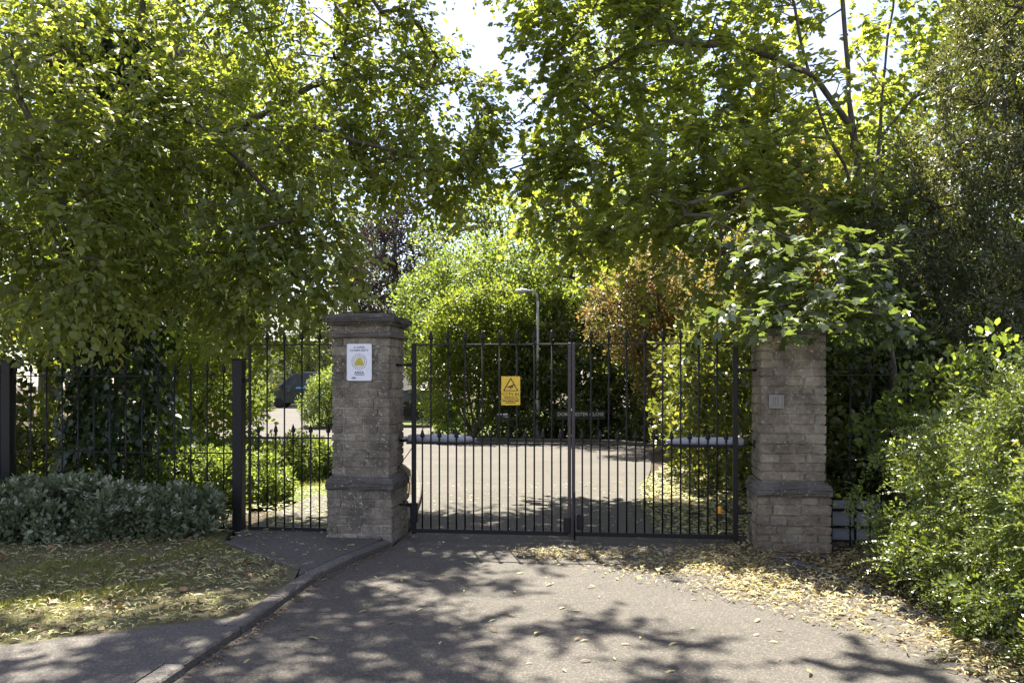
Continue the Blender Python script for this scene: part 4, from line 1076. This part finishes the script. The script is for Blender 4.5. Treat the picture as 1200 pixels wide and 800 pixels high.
shrub('large_shrub', 'big mixed green shrub mass behind the far kerb', 'bush', (-1.2, 26.4, 0), [((-1.6, 26.2, 1.9), (1.4, 1.2, 2.0)), ((-.3, 26.0, 2.1), (1.3, 1.2, 2.2)), ((-2.5, 26.8, 3.4), (1.3, 1.2, 1.7)), ((-.9, 27.0, 4.6), (1.7, 1.4, 1.5)), ((.8, 26.6, 3.2), (1.2, 1.1, 1.8))], 950, 34, .34, .10, T_OVAL, L['mid'])
shrub('golden_shrub', 'golden green shrub glowing in the sun above the gate sign', 'bush', (-1.1, 24.9, 0), [((-1.5, 25.0, 3.2), (.9, .7, 1.1)), ((-.5, 24.9, 3.5), (.9, .7, 1.0)), ((-1.9, 25.0, 1.7), (.75, .6, 1.3)), ((-1.0, 24.9, 2.4), (.8, .6, 1.0))], 420, 36, .28, .085, T_OVAL, L['bright'])
shrub('laurel_bush', 'dark glossy bush behind the street name sign', 'bush', (1.4, 25.4, 0), [((.4, 25.0, 1.1), (1.0, .7, 1.3)), ((1.7, 25.0, 1.3), (1.2, .8, 1.5)), ((1.2, 25.8, 2.7), (1.3, .9, 1.4)), ((2.6, 25.6, 1.4), (1.1, .8, 1.6)), ((2.3, 26.4, 2.8), (1.3, .9, 1.5))], 900, 34, .28, .11, T_OVAL, L['laurel'])
shrub('laurel_bush', 'dark bush at the right end of the far kerb', 'bush', (4.0, 24.4, 0), [((4.0, 24.6, 1.4), (1.1, .9, 1.6)), ((4.9, 22.0, 1.5), (1.2, 1.3, 1.7))], 380, 34, .28, .11, T_OVAL, L['laurel'])
shrub('copper_shrub', 'reddish bronze leaved shrub above the right gate leaf', 'bush', (3.9, 20.6, 0), [((2.7, 20.4, 3.2), (.9, .8, 1.1)), ((3.5, 20.5, 3.8), (.9, .8, 1.1)), ((3.7, 20.5, 2.1), (.7, .7, 1.3))], 420, 34, .26, .075, T_OVAL, L['copper'], tvar=.22)
shrub('laurel_hedge', 'dark laurel hedge along the right side of the drive past the gate', 'hedge', (3.6, 13.4, 0), [((3.9, 11.4, 1.1), (1.0, 1.0, 1.4)), ((3.4, 12.9, 1.3), (.95, 1.2, 1.6)), ((3.5, 14.8, 1.4), (.95, 1.3, 1.6)), ((4.2, 16.8, 1.5), (1.0, 1.3, 1.7)), ((5.4, 13.4, 1.4), (1.3, 2.2, 1.6))], 1000, 34, .24, .10, T_OVAL, L['laurel'], keep=lambda p: (p[:, 0] > 2.45) & (p[:, 2] > .03))
shrub('laurel_bush', 'dark shrub behind the railings right of the keypad pillar', 'bush', (4.4, 9.9, 0), [((4.0, 10.1, 1.0), (.75, .6, 1.15)), ((4.6, 9.7, .7), (.8, .5, .9)), ((4.3, 9.9, 2.0), (.7, .5, .6))], 420, 34, .2, .085, T_OVAL, L['laurel'], keep=lambda p: (p[:, 1] > 9.0 + .0*p[:, 0]))

shrub('laurel_bush', 'leafy shrub pushing through in front of the right railings', 'bush', (4.5, 8.0, 0), [((4.0, 8.02, 1.28), (.42, .2, .5)), ((4.6, 7.95, 1.3), (.5, .25, .7)), ((3.62, 8.1, 1.15), (.25, .15, .3))], 130, 26, .15, .075, T_OVAL, L['mid'], tip=.003, stems=3)

# --- background trees
def bgtree(name, label, base, h, rad, n, per, size, mat, prad=.6, low=.25, group='trees across the close'):
    x, y, _ = base
    e = [((x, y, h*.62), (rad, rad*.9, h*.36)), ((x-rad*.5, y, h*.45), (rad*.7, rad*.7, h*.22)), ((x+rad*.5, y, h*.48), (rad*.7, rad*.7, h*.24)), ((x, y, h*.85), (rad*.6, rad*.6, h*.15))]
    return tree(name, label, 'tree', base, [[(x, y, -.1), (x+.1, y, h*.35), (x, y, h*.8)], [(x, y, h*.3), (x-rad*.5, y, h*.5)], [(x, y, h*.33), (x+rad*.5, y, h*.55)]],
                e, n, lambda P, o: puff(rng, P, o, per, prad, size), T_DIA, L[mat], M['bark'], .3, .02, .42, group, step=.9)
bgtree('purple_tree', 'dark purple leaved tree rising behind the shrubs', (-5.9, 43, 0), 11.2, 2.7, 480, 45, .17, 'purple')
bgtree('pale_tree', 'pale green tree beside the purple tree above the pillar', (-14.5, 82, 0), 18.0, 3.6, 360, 40, .28, 'pale')
bgtree('broadleaf_tree', 'broad green tree behind the middle shrubs', (-1.2, 40, 0), 10.8, 3.4, 460, 42, .18, 'mid')
bgtree('broadleaf_tree', 'broad green tree rising over the street lamp', (3.6, 33, 0), 9.0, 3.4, 460, 42, .17, 'mid')
bgtree('broadleaf_tree', 'green tree behind the copper shrub', (8.5, 27, 0), 10, 3.8, 460, 42, .17, 'mid')
bgtree('broadleaf_tree', 'large tree behind the yew at the right', (14, 22, 0), 12, 4.5, 480, 40, .18, 'laurel')
bgtree('broadleaf_tree', 'green tree behind the left railings and lime', (-12, 22, 0), 9.5, 3.6, 460, 40, .17, 'bright')
bgtree('broadleaf_tree', 'large dark tree far left behind the lime', (-15.5, 16, 0), 11, 4.2, 480, 40, .17, 'mid')
bgtree('broadleaf_tree', 'tree beyond the house front at far left', (-21, 44, 0), 9, 3.4, 300, 38, .2, 'bright')
bgtree('broadleaf_tree', 'dense tree close behind the yew', (9.6, 15.5, 0), 9.5, 2.8, 420, 40, .14, 'mid', .5)
bgtree('broadleaf_tree', 'leafy tree between the yew and the maple stems', (7.6, 21, 0), 8.0, 2.6, 380, 40, .14, 'bright', .5)
bgtree('broadleaf_tree', 'sunlit tree close behind the lime crown', (-7.2, 18.2, 0), 12.0, 2.9, 520, 40, .12, 'bright', .5)
bgtree('broadleaf_tree', 'sunlit tree at the edge of the sky gap behind the lime', (-8.9, 24.0, 0), 11.5, 2.0, 420, 38, .13, 'bright', .5)
bgtree('broadleaf_tree', 'sunlit tree behind the middle of the maple', (4.0, 27, 0), 13.5, 3.2, 520, 40, .15, 'bright', .55)
bgtree('broadleaf_tree', 'small tree standing against the cream house front', (-15.2, 63.5, 0), 8.2, 1.9, 200, 40, .2, 'mid', .5)
bgtree('broadleaf_tree', 'round tree left of the van before the house', (-20.6, 61.5, 0), 7.0, 2.0, 200, 40, .2, 'bright', .5)
bgtree('copper_tree', 'bronze leaved tree showing through the maple stems', (6.3, 18.5, 0), 6.8, 2.0, 300, 38, .12, 'copper', .4)

# ------------------------------------------------------------------ grass, leaf litter, fallen leaves
def in_poly(P, poly):
    x, y = P[:, 0], P[:, 1]; c = np.zeros(len(P), bool); n = len(poly)
    for i in range(n):
        x0, y0 = poly[i]; x1, y1 = poly[(i+1) % n]
        c ^= ((y0 > y) != (y1 > y)) & (x < (x1-x0)*(y-y0)/((y1-y0) + 1e-12) + x0)
    return c
def scatter(poly, n, z, dens=None):
    a = np.array(poly); lo, hi = a.min(0), a.max(0)
    P = rng.uniform(lo, hi, (n*3, 2)); P = P[in_poly(P, poly)]
    if dens is not None: P = P[rng.random(len(P)) < dens(P)]
    P = P[:n]; return np.concatenate([P, np.full((len(P), 1), z)], 1)
def blobs(P, centres, soft=1.0):
    v = np.zeros(len(P))
    for x, y, rx, ry, w_ in centres: v = np.maximum(v, w_*np.exp(-(((P[:, 0]-x)/rx)**2 + ((P[:, 1]-y)/ry)**2)*soft))
    return v
def wob(P, s, seed):
    r_ = np.random.default_rng(seed); v = np.zeros(len(P))
    for _ in range(7):
        k = r_.normal(0, s, 2); v += np.sin(P[:, 0]*k[0] + P[:, 1]*k[1] + r_.uniform(0, 6.3))
    return v/7
def stuff(name, ls, T, mat, label, cat):
    o = add_leaves(name, ls, T, mat, None); tag(o, label, cat); return o

verge_poly = [(-7.5, 2.75), (-3.05, 5.14), (-1.88, 5.79), (-1.83, 6.0), (-1.8, 6.8), (-1.86, 7.2), (-2.9, 8.4), (-3.05, 9.0), (-7.5, 9.3)]
P = scatter(verge_poly, 65000, .034, lambda P: np.clip(.75 + .9*wob(P, 2.2, 5) - .8*np.clip((P[:, 0] + 2.35)*2, 0, 1), .03, 1)); n = len(P)
stuff('grass', (P, np.array([0, 0, 1.]) + rng.normal(0, .45, (n, 3)), rdir(rng, n), np.clip(rng.uniform(.02, .05, n)*(1 + .8*np.clip(wob(P, 5, 31)*2, -.5, 1)), .012, .09), .4 + rng.normal(0, .25, n)), T_BLADE, L['grass'], 'short worn grass of the left verge', 'grass')
P = scatter([(-12, 12.5), (-3.4, 12.5), (-2.2, 15), (-2.3, 16.2), (-3.4, 19.4), (-5.5, 22.4), (-12, 24)], 30000, .01); n = len(P)
stuff('grass', (P, np.array([0, 0, 1.]) + rng.normal(0, .4, (n, 3)), rdir(rng, n), rng.uniform(.05, .10, n), .6 + rng.normal(0, .25, n)), T_BLADE, L['grass'], 'sunlit lawn grass beyond the side gate', 'grass')

def litter(P, smin, smax, lift=.012, tilt=.28, th=None):
    n = len(P); a = rng.uniform(0, 2*np.pi, n)
    A = np.stack([np.cos(a), np.sin(a), rng.normal(0, tilt*.4, n)], 1); N = np.array([0, 0, 1.]) + rng.normal(0, tilt, (n, 3))
    P = P.copy(); P[:, 2] += rng.uniform(.003, lift, n)
    return (P, A, N, smin + (smax-smin)*rng.random(n)**1.6, np.clip(rng.beta(1.6, 1.6, n) + .25*wob(P, 2.0, 21), 0, 1))
vd = lambda P: np.clip(.50 + .9*wob(P, 3.0, 9) + .35*np.exp(-((P[:, 1] - (P[:, 0]*.59 + 6.95))/.25)**2), .05, 1)
stuff('leaf_litter', litter(scatter(verge_poly, 8500, .045, vd), .02, .085, .03, .30), T_STRIP, L['litter_green'], 'pale green fallen bracts strewn over the left verge', 'leaf litter')
stuff('leaf_litter', litter(scatter(verge_poly, 900, .045, vd), .03, .08, .03, .4), T_HEART, L['litter_brown'], 'broad brown dead leaves dotted over the left verge', 'leaf litter')
stuff('leaf_litter', litter(scatter(verge_poly, 3200, .042, vd), .02, .07, .02, .4), T_CURL, L['litter_brown'], 'brown fallen leaves among the bracts on the left verge', 'leaf litter')

right_poly = [(-.2, 8.75), (.2, 7.4), (1.2, 6.6), (2.0, 5.7), (2.4, 4.9), (2.6, 3.8), (3.9, 3.8), (3.9, 8.6), (2.3, 8.9)]
rd = lambda P: np.clip(blobs(P, [(1.75, 7.5, .62, .45, 1), (1.1, 7.95, .8, .22, .8), (.35, 8.0, .35, .16, .8), (2.0, 6.75, .42, .5, .95), (2.45, 6.4, .45, .8, .8), (2.72, 5.3, .28, .9, .85), (3.0, 7.3, .5, .7, .8), (2.9, 4.3, .3, .8, .8), (2.2, 8.0, .5, .4, .7)])*(1.0 + .8*wob(P, 4.0, 3)) + .012, 0, 1)
stuff('leaf_litter', litter(scatter(right_poly, 17000, .004, rd), .018, .072, .045, .45), T_STRIP, L['litter'], 'drift of yellow fallen bracts before the keypad pillar', 'leaf litter')
stuff('leaf_litter', litter(scatter(right_poly, 5500, .006, rd), .018, .06, .035, .5), T_CURL, L['litter_brown'], 'brown dead leaves mixed in the drift by the right kerb', 'leaf litter')
stuff('leaf_litter', litter(scatter(right_poly, 900, .004, rd), .025, .07, .05, .3), T_HEART, L['litter_green'], 'fallen green leaves in the drift at right', 'leaf litter')
in_poly_right = [(1.6, 9.0), (1.65, 11), (2.15, 14), (3.1, 17.2), (4.2, 17.2), (3.4, 13), (3.2, 9.0)]
stuff('leaf_litter', litter(scatter(in_poly_right, 4200, -.005), .05, .10, .03), T_CURL, L['litter_green'], 'carpet of pale fallen bracts inside the right gate leaf', 'leaf litter')
side_poly = [(-2.75, 8.5), (-1.85, 7.3), (-1.45, 8.3), (-1.35, 9.6), (-2.7, 11)]
stuff('leaf_litter', litter(scatter(side_poly, 110, .048), .03, .07, .008), T_CURL, L['litter_green'], 'few pale leaves on the side path', 'leaf litter')
stuff('leaf_litter', litter(scatter([(-3.2, 9.2), (-2.75, 8.6), (-1.9, 9.3), (-1.9, 13), (-4, 13)], 1100, .04), .04, .08, .02), T_CURL, L['litter_green'], 'pale fallen leaves inside the side gate', 'leaf litter')
gut = np.array([(-1.80, 4.6), (-1.71, 5.42), (-1.65, 5.99), (-1.57, 6.96), (-1.39, 7.7), (-1.14, 8.4)])
n = 260; i = rng.integers(0, 5, n); t = rng.random(n)[:, None]; P = gut[i]*(1-t) + gut[i+1]*t; P = np.concatenate([P + np.abs(rng.normal(0, .035, (n, 2)))*[1, 0], np.full((n, 1), .003)], 1)
stuff('leaf_litter', litter(P, .02, .05, .012), T_CURL, L['litter_brown'], 'thin line of debris along the left kerb', 'leaf litter')
stuff('leaf_litter', litter(scatter([(-1.2, 9.1), (1.6, 9.0), (2.2, 14), (-1.5, 14)], 260, .003), .03, .07, .01), T_CURL, L['litter_green'], 'scattered leaves on the drive inside the gate', 'leaf litter')

# single leaves one can pick out on the open drive
mc = []
for q, lm_ in ((.3, 'litter_green'), (.7, 'litter_green'), (.5, 'litter'), (.5, 'litter_brown')):
    me = leaf_mesh('fallen_leaf', np.zeros((1, 3)), np.array([[0, 1., 0]]), np.array([[0, 0, 1.]]), np.ones(1), T_CURL, np.array([q])); me.materials.append(L[lm_]); mc.append(me)
P = scatter([(-1.55, 4.6), (2.0, 4.6), (1.6, 6.2), (.3, 7.4), (-.4, 8.6), (-1.1, 8.4), (-1.45, 7)], 70, .003)
for x, y, z in P:
    o = link('fallen_leaf', mc[int(rng.integers(0, 4))]); s_ = rng.uniform(.035, .085); o.scale = (s_, s_, s_)
    o.location = (x, y, .006); o.rotation_euler = (rng.normal(0, .12), rng.normal(0, .12), rng.uniform(0, 6.3))
    tag(o, 'single curled pale leaf lying on the open drive before the gate', 'leaf', 'single leaves on the drive')
